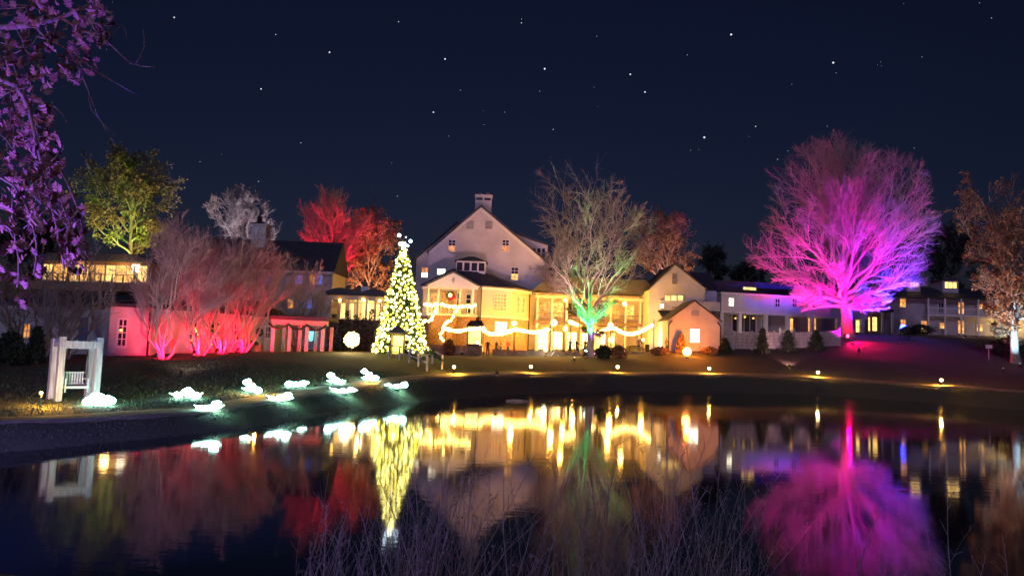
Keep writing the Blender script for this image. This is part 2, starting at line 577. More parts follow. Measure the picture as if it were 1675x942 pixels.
def window(w, rect, pane, nx=2, ny=2, lower=None, frame=None, name="window", y=0.0, sill=True, t=0.09, parent=None, raw=False, mt=0.035):
    """framed window on wall w; rect in photograph pixels, or in wall metres when raw"""
    u0, u1, z0, z1 = rect if raw else w.rect(*rect)
    f = bars(u0, u1, z0, z1, t, y - 0.09, y + 0.02, nx, ny, mt)
    if sill:
        f.box(u0 - t - 0.05, u1 + t + 0.05, y - 0.16, y - 0.0, z0 - t - 0.07, z0 - t - 0.003)
    o = place(f.build(name, frame or TRIM, parent or w.root), w)
    if lower is None:
        MB().box(u0, u1, y - 0.03, y + 0.01, z0, z1).build("pane", pane, o)
    else:
        zm = (z0 + z1) / 2
        MB().box(u0, u1, y - 0.03, y + 0.01, zm, z1).build("pane", pane, o)
        MB().box(u0, u1, y - 0.034, y + 0.01, z0, zm - 0.003).build("pane", lower, o)
    return o
def louvre(w, rect, material=GREY, name="louvre_vent"):
    u0, u1, z0, z1 = w.rect(*rect)
    m = bars(u0, u1, z0, z1, 0.06, -0.08, 0.02, 1, 1)
    n = max(4, int((z1 - z0) / 0.14))
    for i in range(n):
        z = z0 + (z1 - z0) * (i + 0.5) / n
        m.add([(u0, -0.06, z - 0.05), (u1, -0.06, z - 0.05), (u1, -0.01, z + 0.05), (u0, -0.01, z + 0.05)], [(0, 1, 2, 3)])
    return m.build(name, material, w.root)
def gable_roof(uL, zL, ua, za, uR, zR, y0, y1, th=0.22, over=0.35):
    dl = Vector((uL - ua, zL - za)); dr = Vector((uR - ua, zR - za))
    l = Vector((ua, za)) + dl * (1 + over / dl.length); r = Vector((ua, za)) + dr * (1 + over / dr.length)
    e = 0.015
    return MB().prism([(l.x, l.y + e), (ua, za + e), (r.x, r.y + e), (r.x, r.y + th), (ua, za + th * 1.35), (l.x, l.y + th)], y0, y1)

# --- the inn: tall gable facing the pond
w = wall_px(694, 95, 892, 95, 580, "tall mauve-lit white gabled inn with two chimneys, highest roof", "building", "gabled_inn")
inn = w
(ua, za), (uL, zL), (uR, zR) = w.hit(787, 339), w.hit(691, 412), w.hit(893, 432)
MB().prism([(0.0, 0), (w.len, 0), (w.len, zR + 0.02), (ua, za), (0, zL + 0.1)], 0, 24).build("wall", WHITE, w.root)
gable_roof(0, zL + 0.1, ua, za, w.len, zR, -0.35, 24.3).build("roof", SLATE, w.root)
# flat bargeboards under the roof edge
for (a, b_) in (((0, zL + 0.1), (ua, za)), ((ua, za), (w.len, zR))):
    MB().prism([(a[0], a[1] - 0.45), (b_[0], b_[1] - 0.45), (b_[0], b_[1] - 0.02), (a[0], a[1] - 0.02)], -0.12, 0.01).build("bargeboard", TRIM, w.root)
for r in ((734, 393, 744.5, 411),(822, 393, 832, 411)):
    window(w, r, DARKGLASS, 2, 4, lower=E_ORANGE)
window(w, (836.5, 438, 847, 458), DARKGLASS, 2, 4, lower=E_WARM)
window(w, (715.5, 440, 728, 449), E_WHITE, 2, 1)
for r in ((764, 362, 774, 374), (794.5, 362, 805, 374)):
    louvre(w, r)
def chimney(w, rect, y0, y1, flues):
    u0, u1, z0, z1 = w.rect(*rect)
    m = MB().box(u0, u1, y0, y1, z0, z1).box(u0 - 0.1, u1 + 0.1, y0 - 0.1, y1 + 0.1, z1 - 0.25, z1 - 0.002)
    o = m.build("chimney", WHITE_BRICK, w.root)
    for i in range(flues):
        uc = u0 + (u1 - u0) * (i + 0.5) / flues
        MB().box(uc - 0.42, uc + 0.42, y0 - 0.03, y0 + 0.05, z1 - 0.78, z1 - 0.42).build("flue_opening", METAL, o)
        MB().lathe([(0.26, 0), (0.24, 0.35), (0.2, 0.36)], (uc, (y0 + y1) / 2, z1), 10).build("flue_pot", BRICK, o)
chimney(w, (776, 313, 803, 356), 2.0, 3.6, 2)
chimney(w, (750, 341, 772, 372), 9.0, 10.4, 1)
# long dormer on the right roof slope
d0, d1 = w.hit(818, 366), w.hit(876, 389)
d2 = w.hit(898, 397)
MB().prism([(d0[0], d0[1] - 0.8), (d2[0] - 0.4, zR - 0.6), (d2[0], zR - 0.6), (d2[0], d2[1]), (d1[0], d1[1] - 0.1), (d0[0], d0[1] - 0.1)], 2.5, 18).build("dormer_wall", WHITE, w.root)
MB().prism([(d0[0], d0[1] - 0.08), (d1[0], d1[1] - 0.08), (d2[0] + 0.3, d2[1] - 0.1), (d2[0] + 0.3, d2[1] + 0.1), (d1[0], d1[1] + 0.14), (d0[0], d0[1] + 0.14)], 2.2, 18.3).build("dormer_roof", SLATE, w.root)
for x in (872, 880, 888):
    window(w, (x, 402, x + 5, 418), DARKGLASS, 1, 2, y=2.5, sill=False, t=0.06)
# second gable set back to the left
uA, zA = w.hit(742, 353)
uB, zB = w.hit(668, 416)
MB().prism([(uB + 0.3, 0), (uA + 4.2, 0), (uA + 4.2, zA - 3.0), (uA, zA), (uB + 0.3, zB + 0.2)], 6.0, 20).build("rear_wall", WHITE, w.root)
gable_roof(uB, zB, uA, zA, uA + 5, zA - 3.6, 5.7, 20.2, over=0.1).build("rear_roof", SLATE, w.root)
window(w, (681, 430, 691, 446), E_ORANGE, 2, 2, lower=E_WHITE, y=6.0)
window(w, (697, 396, 704, 409), DARKGLASS, 2, 2, y=6.0)
# yellow-lit downpipe on the right corner
MB().tube([(w.len - 0.3, -0.12, 0.3), (w.len - 0.3, -0.12, zR - 0.5)], 0.07, 6).build("downpipe", METAL, w.root)

# --- dining pavilion with portico, in front of the inn
A = P(697, 578, 86); zb = terr(A.x, A.y) - 0.25
pav = Wall(A, P(776, 578, 86), zb)
pav.root = thing("dining_pavilion", "cream octagonal pavilion with columned portico and dark hip roof", "building", (A.x, A.y, zb), pav.ang)
def loc(px, Y, py=520):
    p = P(px, py, Y)
    return ((p.xy - pav.A).dot(pav.t), (p.xy - pav.A).dot(pav.n))
zfl, zev = pav.hit(735, 513)[1], pav.hit(735, 467)[1]
c1, c2, c3, c4 = loc(786, 86.4), loc(836, 87.6), loc(864, 91.0), (loc(864, 91.0)[0] + 0.2, 9.5)
c0, c5 = loc(690, 88.2), (loc(690, 88.2)[0], 9.5)
plan = [c0, (0.1, 2.0), (pav.len - 0.1, 2.0), c1, c2, c3, c4, c5]
MB().plan(plan, zfl + 0.002, zev).build("wall", CREAM, pav.root)
grow = lambda k: [(x + (x - 4.5) * k, y + (y - 5) * k) for x, y in plan]
MB().plan(grow(0.004), 0, zfl - 0.25).build("base_wall", BRICK, pav.root)
MB().plan(grow(0.02), zfl - 0.25, zfl - 0.0).build("floor_band", TRIM, pav.root)
# hip roof
ev = [(x + (x - 4.5) * 0.06, y + (y - 5) * 0.06) for x, y in (c0, (0, 1.2), (pav.len, 1.2), c1, c2, c3, c4, c5)]
t0, t1 = loc(740, 90, 440), loc(784, 90, 440)
ztop = pav.hit(765, 441)[1] + 0.5
top = [(t0[0], 4.5), (t0[0] + 0.6, 4), (t1[0] - 1, 4), (t1[0] - 0.5, 4.1), (t1[0], 4.6), (t1[0], 5.5), (t1[0], 6.5), (t0[0], 6.5)]
n = len(ev)
MB().add([(x, y, zev) for x, y in ev] + [(x, y, zev + 0.16) for x, y in ev] + [(x, y, ztop) for x, y in top],
         [(i, (i + 1) % n, (i + 1) % n + n, i + n) for i in range(n)] + [(i + n, (i + 1) % n + n, (i + 1) % n + 2 * n, i + 2 * n) for i in range(n)] + [tuple(range(2 * n, 3 * n)), tuple(range(n - 1, -1, -1))]).build("roof", SLATE, pav.root)
MB().plan(grow(0.045), zev - 0.28, zev - 0.003).build("cornice", TRIM, pav.root)
# cupola on the roof
q0, q1 = loc(746, 89.5, 430)[0], loc(794, 89.5, 430)[0]
zq = pav.hit(770, 424)[1] + 0.2
cup = MB().box(q0, q1, 3.6, 6.8, ztop - 1.2, zq).build("cupola", TRIM, pav.root)
MB().add([(q0 - 0.2, 3.4, zq + 0.003), (q1 + 0.2, 3.4, zq + 0.003), (q1 + 0.2, 7, zq + 0.003), (q0 - 0.2, 7, zq + 0.003), ((q0 + q1) / 2 - 0.4, 5.2, zq + 0.75), ((q0 + q1) / 2 + 0.4, 5.2, zq + 0.75)],
         [(3, 2, 1, 0), (0, 1, 5, 4), (1, 2, 5), (2, 3, 4, 5), (3, 0, 4)]).build("cupola_roof", SLATE, cup)
for i in range(4):
    a, b_ = q0 + (q1 - q0) * (i + 0.12) / 4, q0 + (q1 - q0) * (i + 0.88) / 4
    MB().box(a, b_, 3.56, 3.62, ztop - 0.25, zq - 0.2).build("pane", DARKGLASS, cup)
# portico
zp = pav.hit(735, 446)[1]
MB().box(-0.15, pav.len + 0.15, -0.1, 2.1, zev - 0.32, zev - 0.005).build("entablature", TRIM, pav.root)
ped = MB().prism([(-0.3, zev + 0.0), (pav.len + 0.3, zev + 0.0), (pav.len / 2, zp)], -0.12, 2.4).build("pediment", TRIM, pav.root)
MB().prism([(-0.55, zev + 0.02), (-0.1, zev + 0.02), (pav.len / 2, zp + 0.02), (pav.len + 0.1, zev + 0.02), (pav.len + 0.55, zev + 0.02), (pav.len / 2, zp + 0.25)], -0.3, 4.5).build("pediment_roof", SLATE, pav.root)
MB().lathe([(0.02, -0.38), (0.2, 0), (0.02, 0.38)], (pav.len / 2, -0.14, zev + 0.62), 8).build("pediment_ornament", GREY, ped)
for px in (699.5, 716.5, 752, 773):
    u = pav.hit(px, 490)[0]
    MB().lathe([(0.2, 0), (0.2, 0.15), (0.14, 0.2), (0.12, zev - zfl - 0.55), (0.19, zev - zfl - 0.45), (0.19, zev - zfl - 0.33)], (u, 0.15, zfl), 12).build("column", TRIM, pav.root, True)
MB().box(-0.1, pav.len + 0.1, -0.25, 2.0, zfl - 0.3, zfl - 0.0).build("porch_floor", TRIM, pav.root)
MB().box(0.05, pav.len - 0.05, 0.3, 1.99, 0, zfl - 0.3).build("porch_base", BRICK, pav.root)
pw = Wall(pav.A, pav.B, zb, pav.root)
def pwin(rect, pane, nx, ny, name="window", **k):
    return window(pav, rect, pane, nx, ny, name=name, y=2.0, sill=False, **k)
for r in ((721, 476, 731, 512), (733, 476, 743, 512)):
    pwin(r, E_ORANGE, 2, 4, "door", frame=BRICK)
pwin((702, 478, 711, 508), E_ORANGE, 1, 2)
pwin((746, 478, 750, 508), DARKGLASS, 1, 3)
pwin((761, 480, 768, 510), DARKGLASS, 1, 4, "door")
# windows on the angled faces
f2 = Wall(tuple(pav.A + pav.t * c1[0] + pav.n * c1[1]), tuple(pav.A + pav.t * c2[0] + pav.n * c2[1]), zb)
def face_root(f):
    f.off = (((f.A - pav.A).dot(pav.t), (f.A - pav.A).dot(pav.n), 0), f.ang - pav.ang)
    f.root = pav.root
face_root(f2)
window(f2, (808.5, 481, 828, 508), E_ORANGE, 4, 5)
window(f2, (810, 527, 828, 545), E_WHITE, 3, 2)
f3 = Wall(tuple(pav.A + pav.t * c2[0] + pav.n * c2[1]), tuple(pav.A + pav.t * c3[0] + pav.n * c3[1]), zb)
face_root(f3)
window(f3, (845, 486, 849, 511), GREY, 1, 3, sill=False)
window(f3, (853.5, 487, 857.5, 511), GREY, 1, 3, sill=False)
MB().tube([(c1[0], c1[1] - 0.1, 0.4), (c1[0], c1[1] - 0.1, zev - 0.2)], 0.07, 6).build("downpipe", METAL, pav.root)
MB().tube([(c3[0] + 0.1, c3[1] - 0.1, 0.4), (c3[0] + 0.1, c3[1] - 0.1, zev - 0.2)], 0.07, 6).build("downpipe", METAL, pav.root)
# stairs down from the porch
su0, su1 = pav.hit(712, 513)[0], pav.hit(748, 513)[0]
NS = 18
st = None
for i in range(NS):
    z = zfl - (i + 1) * (zfl - 0.25) / NS
    sh = -0.05 * i
    o = MB().box(su0 + sh, su1 + sh * 0.6, -0.25 - 0.3 * (i + 1), -0.25 - 0.3 * i + (0.02 if i else 0), 0, z).build("step", BRICK, pav.root)
# round wreath with red bow on the door
wc = pav.A + pav.t * pav.hit(735, 482)[0] + pav.n * 1.72
wz = zb + pav.hit(735, 482)[1]
wr = thing("door_wreath", "red bow wreath with white lamp on the portico door", "wreath", (wc.x, wc.y, wz), pav.ang)
MB().tube([(0.42 * math.cos(a), 0, 0.42 * math.sin(a)) for a in np.linspace(0, 2 * math.pi, 17)], 0.13, 6, False).build("wreath_ring", GARLAND, wr)
MB().ball((0.3, -0.12, -0.1), 0.34, 8, 1, 0.5, 1).ball((0.05, -0.12, -0.35), 0.26, 8, 1, 0.5, 1).build("bow", REDCLOTH, wr, True)
MB().ball((-0.02, -0.2, 0.05), 0.2, 10).build("lamp_bulb", E_BULB, wr, True)

# --- two-storey veranda wing behind the centre tree
w = wall_px(874, 92, 1072, 92, 580, "amber-lit two-storey veranda wing behind the bare centre tree", "building", "veranda_wing")
ver = w
zd, ztp = w.hit(970, 527)[1], w.hit(970, 487)[1]
MB().box(0, w.len, 2.6, 12, 0, ztp + 0.6).build("wall", CREAM, w.root)
MB().box(-0.2, w.len + 0.2, -0.2, 2.6, zd - 0.35, zd).build("deck", WOOD, w.root)
MB().box(-0.2, w.len + 0.2, -0.25, 0.1, ztp - 0.25, ztp + 0.1).build("top_beam", CREAM, w.root)
MB().prism([(-0.5, ztp + 0.65), (w.len + 0.3, ztp + 0.65), (w.len - 1.5, ztp + 2.4), (1.5, ztp + 2.4)], -0.6, 12.2).build("roof", SLATE, w.root)
for i in range(9):
    u = 0.2 + (w.len - 0.4) * i / 8
    MB().box(u - 0.11, u + 0.11, -0.15, 0.07, zd + 0.002, ztp - 0.25).build("post", TRIM, w.root)
    MB().lathe([(0.3, 0), (0.3, 0.25), (0.2, 0.3), (0.17, zd - 0.75), (0.28, zd - 0.62), (0.28, zd - 0.37)], (u, 0.0, 0), 10).build("column", TRIM, w.root, True)
for a in range(8):
    u0 = 0.2 + (w.len - 0.4) * a / 8 + 0.11
    u1 = 0.2 + (w.len - 0.4) * (a + 1) / 8 - 0.11
    m = MB().box(u0, u1, -0.08, 0.0, zd + 0.9, zd + 1.0).box(u0, u1, -0.08, 0.0, zd + 0.1, zd + 0.17)
    k = 9
    for j in range(k):
        x = u0 + (u1 - u0) * (j + 0.5) / k
        m.box(x - 0.025, x + 0.025, -0.06, -0.02, zd + 0.17, zd + 0.9)
    m.build("railing", WOOD, w.root)
for a, lit in enumerate((E_ORANGE, E_WARM, DARKGLASS, E_ORANGE, DARKGLASS, E_ORANGE, E_WARM, E_ORANGE)):
    u = 0.2 + (w.len - 0.4) * (a + 0.5) / 8
    window(w, (u - 0.55, u + 0.55, zd + 0.7, zd + 2.4), lit, 2, 2, y=2.6, raw=True)
for a in range(7):
    u = 0.2 + (w.len - 0.4) * (a + 0.5) / 8
    if a in (5, 6, 7):
        continue
    window(w, (u - 0.6, u + 0.6, 0.35, 2.7), emat("bright_hall", (1.0, 0.60, 0.16), 6.0, 0.4, 2.2), 2, 3, y=2.6, raw=True, name="door", sill=False)
for px in (981, 1008):
    u = w.hit(px, 555)[0]
    o = window(w, (u - 0.35, u + 0.35, 0.4, 2.8), E_YEL, 1, 3, y=2.6, raw=True, name="window", sill=False)

# --- white gabled house to the right
w = wall_px(1060, 88, 1152, 88, 574, "white two-storey gabled house behind the small orange-lit shed", "building", "gabled_house")
ghouse = w
(ua, za), (uL, zL), (uR, zR) = w.hit(1104, 433), w.hit(1058, 473), w.hit(1152, 472)
MB().prism([(0, 0), (w.len, 0), (w.len, zR), (ua, za), (0, zL + 0.1)], 0, 9).build("wall", WHITE, w.root)
gable_roof(0, zL, ua, za, w.len, zR, -0.3, 9.2, 0.16, 0.2).build("roof", SLATE, w.root)
zs = w.hit(1177, 474)[1]; us = w.hit(1177, 480)[0]; zr2 = w.hit(1150, 439)[1]
MB().box(w.len + 0.003, us, 1.2, 8, 0, zs).build("side_wall", WHITE, w.root)
MB().add([(ua + 0.8, 0.9, zs), (us + 0.1, 0.9, zs), (us + 0.1, 8.3, zs), (ua + 0.8, 8.3, zs), (ua + 0.6, 4.6, zr2), (us + 0.1, 4.6, zr2)],
         [(3, 2, 1, 0), (0, 1, 5, 4), (2, 3, 4, 5), (1, 2, 5), (3, 0, 4)]).build("side_roof", SLATE, w.root)
louvre(w, (1100, 448, 1106.5, 464))
for x in (1087.5, 1098, 1108.5):
    window(w, (x, 483.5, x + 8.5, 491.5), E_YEL, 1, 1, sill=False, t=0.05)
u0, u1, z0, z1 = w.rect(1078, 493, 1176, 508)
MB().box(u0, u1, -0.5, -0.0, z0, z1).build("lower_bay", TRIM, w.root)
window(w, (1079, 497.5, 1084, 504), E_WHITE, 1, 1, y=-0.5, sill=False, t=0.04)
MB().box(w.hit(1098, 503)[0], w.hit(1107, 503)[0], -0.54, -0.49, w.hit(1100, 504.5)[1], w.hit(1100, 502)[1]).build("name_plate", GREY, w.root)
u0, u1, z0, z1 = w.rect(1076, 508.5, 1120, 522)
MB().add([(u0, -3, z0), (u1, -3, z0), (u1, -0.02, z1), (u0, -0.02, z1), (u0, -3, z0 - 0.15), (u1, -3, z0 - 0.15), (u1, -0.02, z1 - 0.15), (u0, -0.02, z1 - 0.15)],
         [(0, 1, 2, 3), (7, 6, 5, 4), (0, 4, 5, 1), (1, 5, 6, 2), (3, 7, 4, 0)]).build("porch_roof", SLATE, w.root)
for i in range(4):
    u0, u1, z0, z1 = w.rect(1070, 536 + i * 9, 1086, 540 + i * 9)
    MB().box(u0, u1, -3 - i * 0.45, -1.0, 0, z1).build("step", CREAM, w.root)

# --- small gabled shed lit orange
w = wall_px(1092, 77, 1178.5, 77, 573, "small gabled shed lit orange with a bright white window", "shed", "garden_shed")
shed = w
(ua, za), (uL, zL), (uR, zR) = w.hit(1136, 492.5), w.hit(1092, 523), w.hit(1178, 526)
MB().prism([(0, 0), (w.len, 0), (w.len, zR), (ua, za), (0, zL)], 0, 5.0).build("wall", WHITE_BRICK, w.root)
gable_roof(0, zL, ua, za, w.len, zR, -0.22, 5.2, 0.12, 0.12).build("roof", SLATE, w.root)
window(w, (1129, 538, 1144, 559.5), E_WHITE, 2, 4, mt=0.025)
louvre(w, (1131, 507, 1143, 516.5), WHITE_BRICK)
for u, z in ((0.06, zL), (w.len - 0.06, zR)):
    MB().tube([(u + (0.35 if u < 1 else -0.35), -0.16, z - 0.05), (u, -0.1, z - 0.5), (u, -0.1, 0.3)], 0.06, 6).build("downpipe", METAL, w.root)

# --- long low building that joins the houses on the right
w = wall_px(1179, 95, 1420, 99, 560, "long pale two-storey link building with flat roof behind white fence", "building", "link_building")
lk = w
zt, zm_ = w.hit(1240, 484)[1], w.hit(1240, 511)[1]
MB().box(0, w.len, 0.0, 9, zm_, zt).build("upper_wall", WHITE, w.root)
MB().box(-0.15, w.len + 0.15, -0.15, 9.1, zt + 0.002, zt + 0.25).build("parapet", TRIM, w.root)
MB().box(0, w.len, 2.5, 9, 0, zm_ - 0.003).build("lower_wall", GREY, w.root)
MB().box(-0.05, w.len, -0.05, 2.5, zm_ - 0.25, zm_ - 0.003).build("soffit", TRIM, w.root)
for px in (1181, 1211, 1254, 1290, 1330, 1372, 1412):
    u = w.hit(px, 530)[0]
    MB().box(u - 0.22, u + 0.22, 0.0, 0.5, 0, zm_ - 0.25).build("pillar", TRIM, w.root)
window(w, (1192, 488, 1199.5, 500), E_WHITE, 2, 2, t=0.06)
for r in ((1268, 489, 1275, 502), (1296, 489, 1303, 502), (1347, 490, 1354, 503), (1398, 492, 1405, 505)):
    window(w, r, DARKGLASS, 2, 2, t=0.06)
u0, u1, z0, z1 = w.rect(1213, 514, 1252, 542)
window(w, (u0, u1, z0, z1), DARKGLASS, 4, 1, y=2.5, raw=True, name="glass_front", sill=False)
for px in (1217, 1221, 1226, 1233, 1247):
    u, z = w.hit(px, 517.5 + (px % 3))
    MB().ball((u, 2.25, z), 0.12, 8).build("ceiling_lamp", E_YEL, w.root)
for r in ((1262, 520, 1270, 542), (1306, 520, 1314, 544), (1340, 520, 1352, 545), (1396, 518, 1406, 541)):
    window(w, r, E_WARM if r[0] > 1300 else GREY, 1, 2, y=2.5, name="door", sill=False)
MB().prism([(0, zt + 0.26), (w.len * 0.72, zt + 0.26), (w.len * 0.70, zt + 2.1), (0.6, zt + 2.1)], 3, 9).build("roof", SLATE, w.root)
u0, u1, z0, z1 = w.rect(1234, 467.5, 1255, 471.5)
window(w, (u0, u1, z0, z1), E_YEL, 4, 1, y=2.9, raw=True, sill=False, t=0.05, name="clerestory_window")
MB().box(*w.rect(1199, 436, 1208, 476)[:2], 10, 11.2, zt - 1, w.hit(1203, 436)[1]).build("chimney", CREAM, w.root)

# --- white board fence in front of it
fa, fb = P(1174, 570, 78), P(1373, 566, 84)
fz = terr(fa.x, fa.y)
FEN = Wall(fa, fb, fz)
FEN.root = thing("board_fence", "white board fence running from the orange shed to the purple tree", "fence", (fa.x, fa.y, fz), FEN.ang)
cuts = [FEN.hit(px, 555)[0] for px in (1175, 1199.5, 1230, 1266, 1299, 1336, 1373)]
for i, u in enumerate(cuts):
    p = FEN.A + FEN.t * u
    z = terr(p.x, p.y) - fz
    MB().box(u - 0.09, u + 0.09, -0.09, 0.09, z - 0.3, z + 2.05).build("fence_post", PALE_WOOD, FEN.root)
    if i == len(cuts) - 1:
        break
    p2 = FEN.A + FEN.t * cuts[i + 1]
    z2 = terr(p2.x, p2.y) - fz
    h = 1.55 if i == 0 else 1.85
    nb = 5
    for j in range(nb):
        a, b_ = 0.12 + (h - 0.12) * j / nb, 0.12 + (h - 0.12) * (j + 1) / nb - 0.025
        ua_, ub_ = u + 0.095, cuts[i + 1] - 0.095
        MB().add([(ua_, -0.03, z + a), (ub_, -0.03, z2 + a), (ub_, -0.03, z2 + b_), (ua_, -0.03, z + b_), (ua_, 0.03, z + a), (ub_, 0.03, z2 + a), (ub_, 0.03, z2 + b_), (ua_, 0.03, z + b_)],
                 [(0, 1, 2, 3), (7, 6, 5, 4), (3, 2, 6, 7), (0, 4, 5, 1), (1, 5, 6, 2), (0, 3, 7, 4)]).build("board", PALE_WOOD, FEN.root)
pf = foot(1276, 89)
pk = thing("picket_fence", "short white picket fence lit behind the board fence", "fence", pf, 0.03)
MB().box(0, 1.7, 0.0, 0.05, 1.05, 1.13).box(0, 1.7, 0.0, 0.05, 0.35, 0.43).box(-0.06, 0.06, -0.05, 0.07, -0.3, 1.5).box(1.64, 1.76, -0.05, 0.07, -0.3, 1.5).build("rails", TRIM, pk)
for j in range(9):
    MB().prism([(0.12 + j * 0.17, 0.2), (0.22 + j * 0.17, 0.2), (0.22 + j * 0.17, 1.25), (0.17 + j * 0.17, 1.35), (0.12 + j * 0.17, 1.25)], -0.03, -0.003).build("picket", TRIM, pk)

# --- two-storey guest lodge on the hill at the far right
w = wall_px(1396, 108, 1720, 106, 547, "long two-storey guest lodge with gallery on the right hill", "building", "guest_lodge")
lod = w
zg, ze = w.hit(1560, 516)[1], w.hit(1560, 490)[1]
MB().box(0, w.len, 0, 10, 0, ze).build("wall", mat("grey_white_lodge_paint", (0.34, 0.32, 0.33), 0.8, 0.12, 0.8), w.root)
zr = w.hit(1560, 471)[1]
MB().add([(-0.4, -1.9, ze + 0.02), (w.len + .4, -1.9, ze + 0.02), (w.len + .4, 10.4, ze + 0.02), (-.4, 10.4, ze + 0.02), (-.4, 4.5, zr + 0.4), (w.len + .4, 4.5, zr + 0.4)],
         [(3, 2, 1, 0), (0, 1, 5, 4), (2, 3, 4, 5), (1, 2, 5), (3, 0, 4)]).build("roof", SLATE, w.root)
MB().box(w.hit(1509, 515)[0], w.len, -1.7, -0.002, zg - 0.2, zg).build("gallery_floor", TRIM, w.root)
gp = [1510, 1537, 1563, 1591, 1618, 1645, 1672, 1700]
for i, px in enumerate(gp):
    u = w.hit(px, 520)[0]
    MB().box(u - 0.09, u + 0.09, -1.65, -1.47, 0, zg - 0.2).build("post", TRIM, w.root)
    MB().box(u - 0.09, u + 0.09, -1.65, -1.47, zg + 0.002, ze).build("post", TRIM, w.root)
    if i < len(gp) - 1:
        u2 = w.hit(gp[i + 1], 520)[0]
        m = MB().box(u + .09, u2 - .09, -1.6, -1.53, zg + 0.9, zg + 0.98).box(u + .09, u2 - .09, -1.6, -1.53, zg + 0.12, zg + 0.18)
        for j in range(12):
            x = u + 0.09 + (u2 - u - 0.18) * (j + 0.5) / 12
            m.box(x - 0.02, x + 0.02, -1.585, -1.545, zg + 0.18, zg + 0.9)
        m.build("railing", TRIM, w.root)
for r, l in (((1472, 489, 1481, 502), E_WARM), ((1535, 496, 1543, 512), DARKGLASS), ((1567, 495, 1576, 513), E_WARM), ((1599, 498, 1607, 506), E_YEL), ((1627, 496, 1637, 513), E_YEL), ((1657, 496, 1666, 508), E_YEL)):
    window(w, r, DARKGLASS if l is DARKGLASS else E_ORANGE, 2, 2, lower=None if l is DARKGLASS else l, sill=False, t=0.07)
for r, l in (((1473, 523, 1481, 536), E_WARM), ((1507, 525, 1516, 543), E_YEL), ((1537, 528, 1545, 537), E_WARM), ((1567, 525, 1576, 545), E_WARM), ((1598, 531, 1606, 541), E_YEL), ((1627, 530, 1636, 547), E_YEL), ((1660, 531, 1668, 541), E_YEL)):
    window(w, r, E_ORANGE, 2, 2, lower=l, sill=False, t=0.07, name="window" if r[3] < 542 else "door")
for r in ((1495, 458, 1510, 467.5), (1554, 460, 1573, 470)):
    u0, u1, z0, z1 = w.rect(*r)
    dm = MB().box(u0 - 0.3, u1 + 0.3, 1.5, 5, ze + 0.3, z1 + 0.25).build("dormer", WHITE, w.root)
    MB().prism([(u0 - 0.5, z1 + 0.26), (u1 + 0.5, z1 + 0.26), (u1 + 0.5, z1 + 0.4), (u0 - 0.5, z1 + 0.4)], 1.2, 5).build("dormer_roof", SLATE, w.root)
    window(w, (u0, u1, z0, z1), E_YEL, 3, 1, y=1.5, raw=True, sill=False, t=0.05, parent=dm)
# porch at its left end
u0, u1, z0, z1 = w.rect(1396, 511, 1450, 546)
MB().box(u0 - 0.4, u1, -2.4, -0.003, z1 - 0.05, z1 + 0.35).build("porch_roof", SLATE, w.root)
for px in (1398, 1415, 1433, 1449):
    u = w.hit(px, 530)[0]
    MB().box(u - 0.13, u + 0.13, -2.3, -2.04, 0, z1 - 0.05).build("porch_column", TRIM, w.root)
for r in ((1397, 519, 1406, 543), (1420, 519, 1425, 541), (1426, 519, 1434, 541)):
    window(w, r, E_YEL, 1, 3, sill=False, t=0.07, name="door")
# lit gallery lamp
for px, py in ((1643, 531), (1672, 529)):
    u, z = w.hit(px, py)
    p = w.A + w.t * u - w.n * 1.3
    k = 1.0 if px == 1643 else 0.6
    t = thing("porch_lamp", "bright globe lamp under the guest lodge gallery" if px == 1643 else "smaller globe lamp at the guest lodge gallery's far end", "lamp", (p.x, p.y, w.zb + z))
    MB().ball((0, 0, 0), 0.42 * k, 12).build("globe", E_GLOBE, t, True)
    MB().tube([(0, 0, 0.4 * k), (0, 0, max(0.6, zg - 0.2 - z))], 0.03, 6).build("stem", METAL, t)
    lamp('POINT', "porch_lamp_light", t, (0, -0.9, -0.1), (1, 0.62, 0.22), 420 * k, 0.3)

# ------------------------------------------------------------------ left-hand buildings
# --- white cottage: gable-less one-storey range with angled front
A0, A1, A2, A3 = P(120, 570, 54), P(175, 580, 49.5), P(244, 580, 50), P(256, 580, 51.2)
A4, A5 = P(372, 577, 56), P(446, 574, 60)
zb = terr(A1.x, A1.y) - 0.3
ct = Wall(A1, A2, zb)
ct.root = thing("white_cottage", "low white cottage washed in red light behind the crape myrtles", "building", (A1.x, A1.y, zb), 0)
rel = lambda p: (p.x - A1.x, p.y - A1.y)
zt = ct.hit(205, 502)[1]
back = [(rel(A5)[0] - 1, rel(A5)[1] + 9), (rel(A0)[0] - 3, rel(A0)[1] + 9)]
A_1 = P(-60, 570, 56)
cplan = [rel(A_1), rel(A0), rel(A1), rel(A2), rel(A3), rel(A4), rel(A5), back[0], (rel(A_1)[0], back[1][1])]
MB().plan(cplan, 0, zt).build("wall", WHITE_BRICK, ct.root)
cen = (8.0, 7.0)
ev = [(x + (0.35 if x > cen[0] else -0.35) * 0.6, y - 0.45 if y < 6 else y + 0.4) for x, y in cplan]
n = len(ev)
tp = [(cen[0] + (x - cen[0]) * 0.72, 8.0 + (y - 8.0) * 0.25) for x, y in ev]
MB().add([(x, y, zt + 0.003) for x, y in ev] + [(x, y, zt + 0.2) for x, y in ev] + [(x, y, zt + 1.15) for x, y in tp],
         [(i, (i + 1) % n, (i + 1) % n + n, i + n) for i in range(n)] + [(i + n, (i + 1) % n + n, (i + 1) % n + 2 * n, i + 2 * n) for i in range(n)] + [tuple(range(2 * n, 3 * n)), tuple(range(n - 1, -1, -1))]).build("roof", SLATE, ct.root)
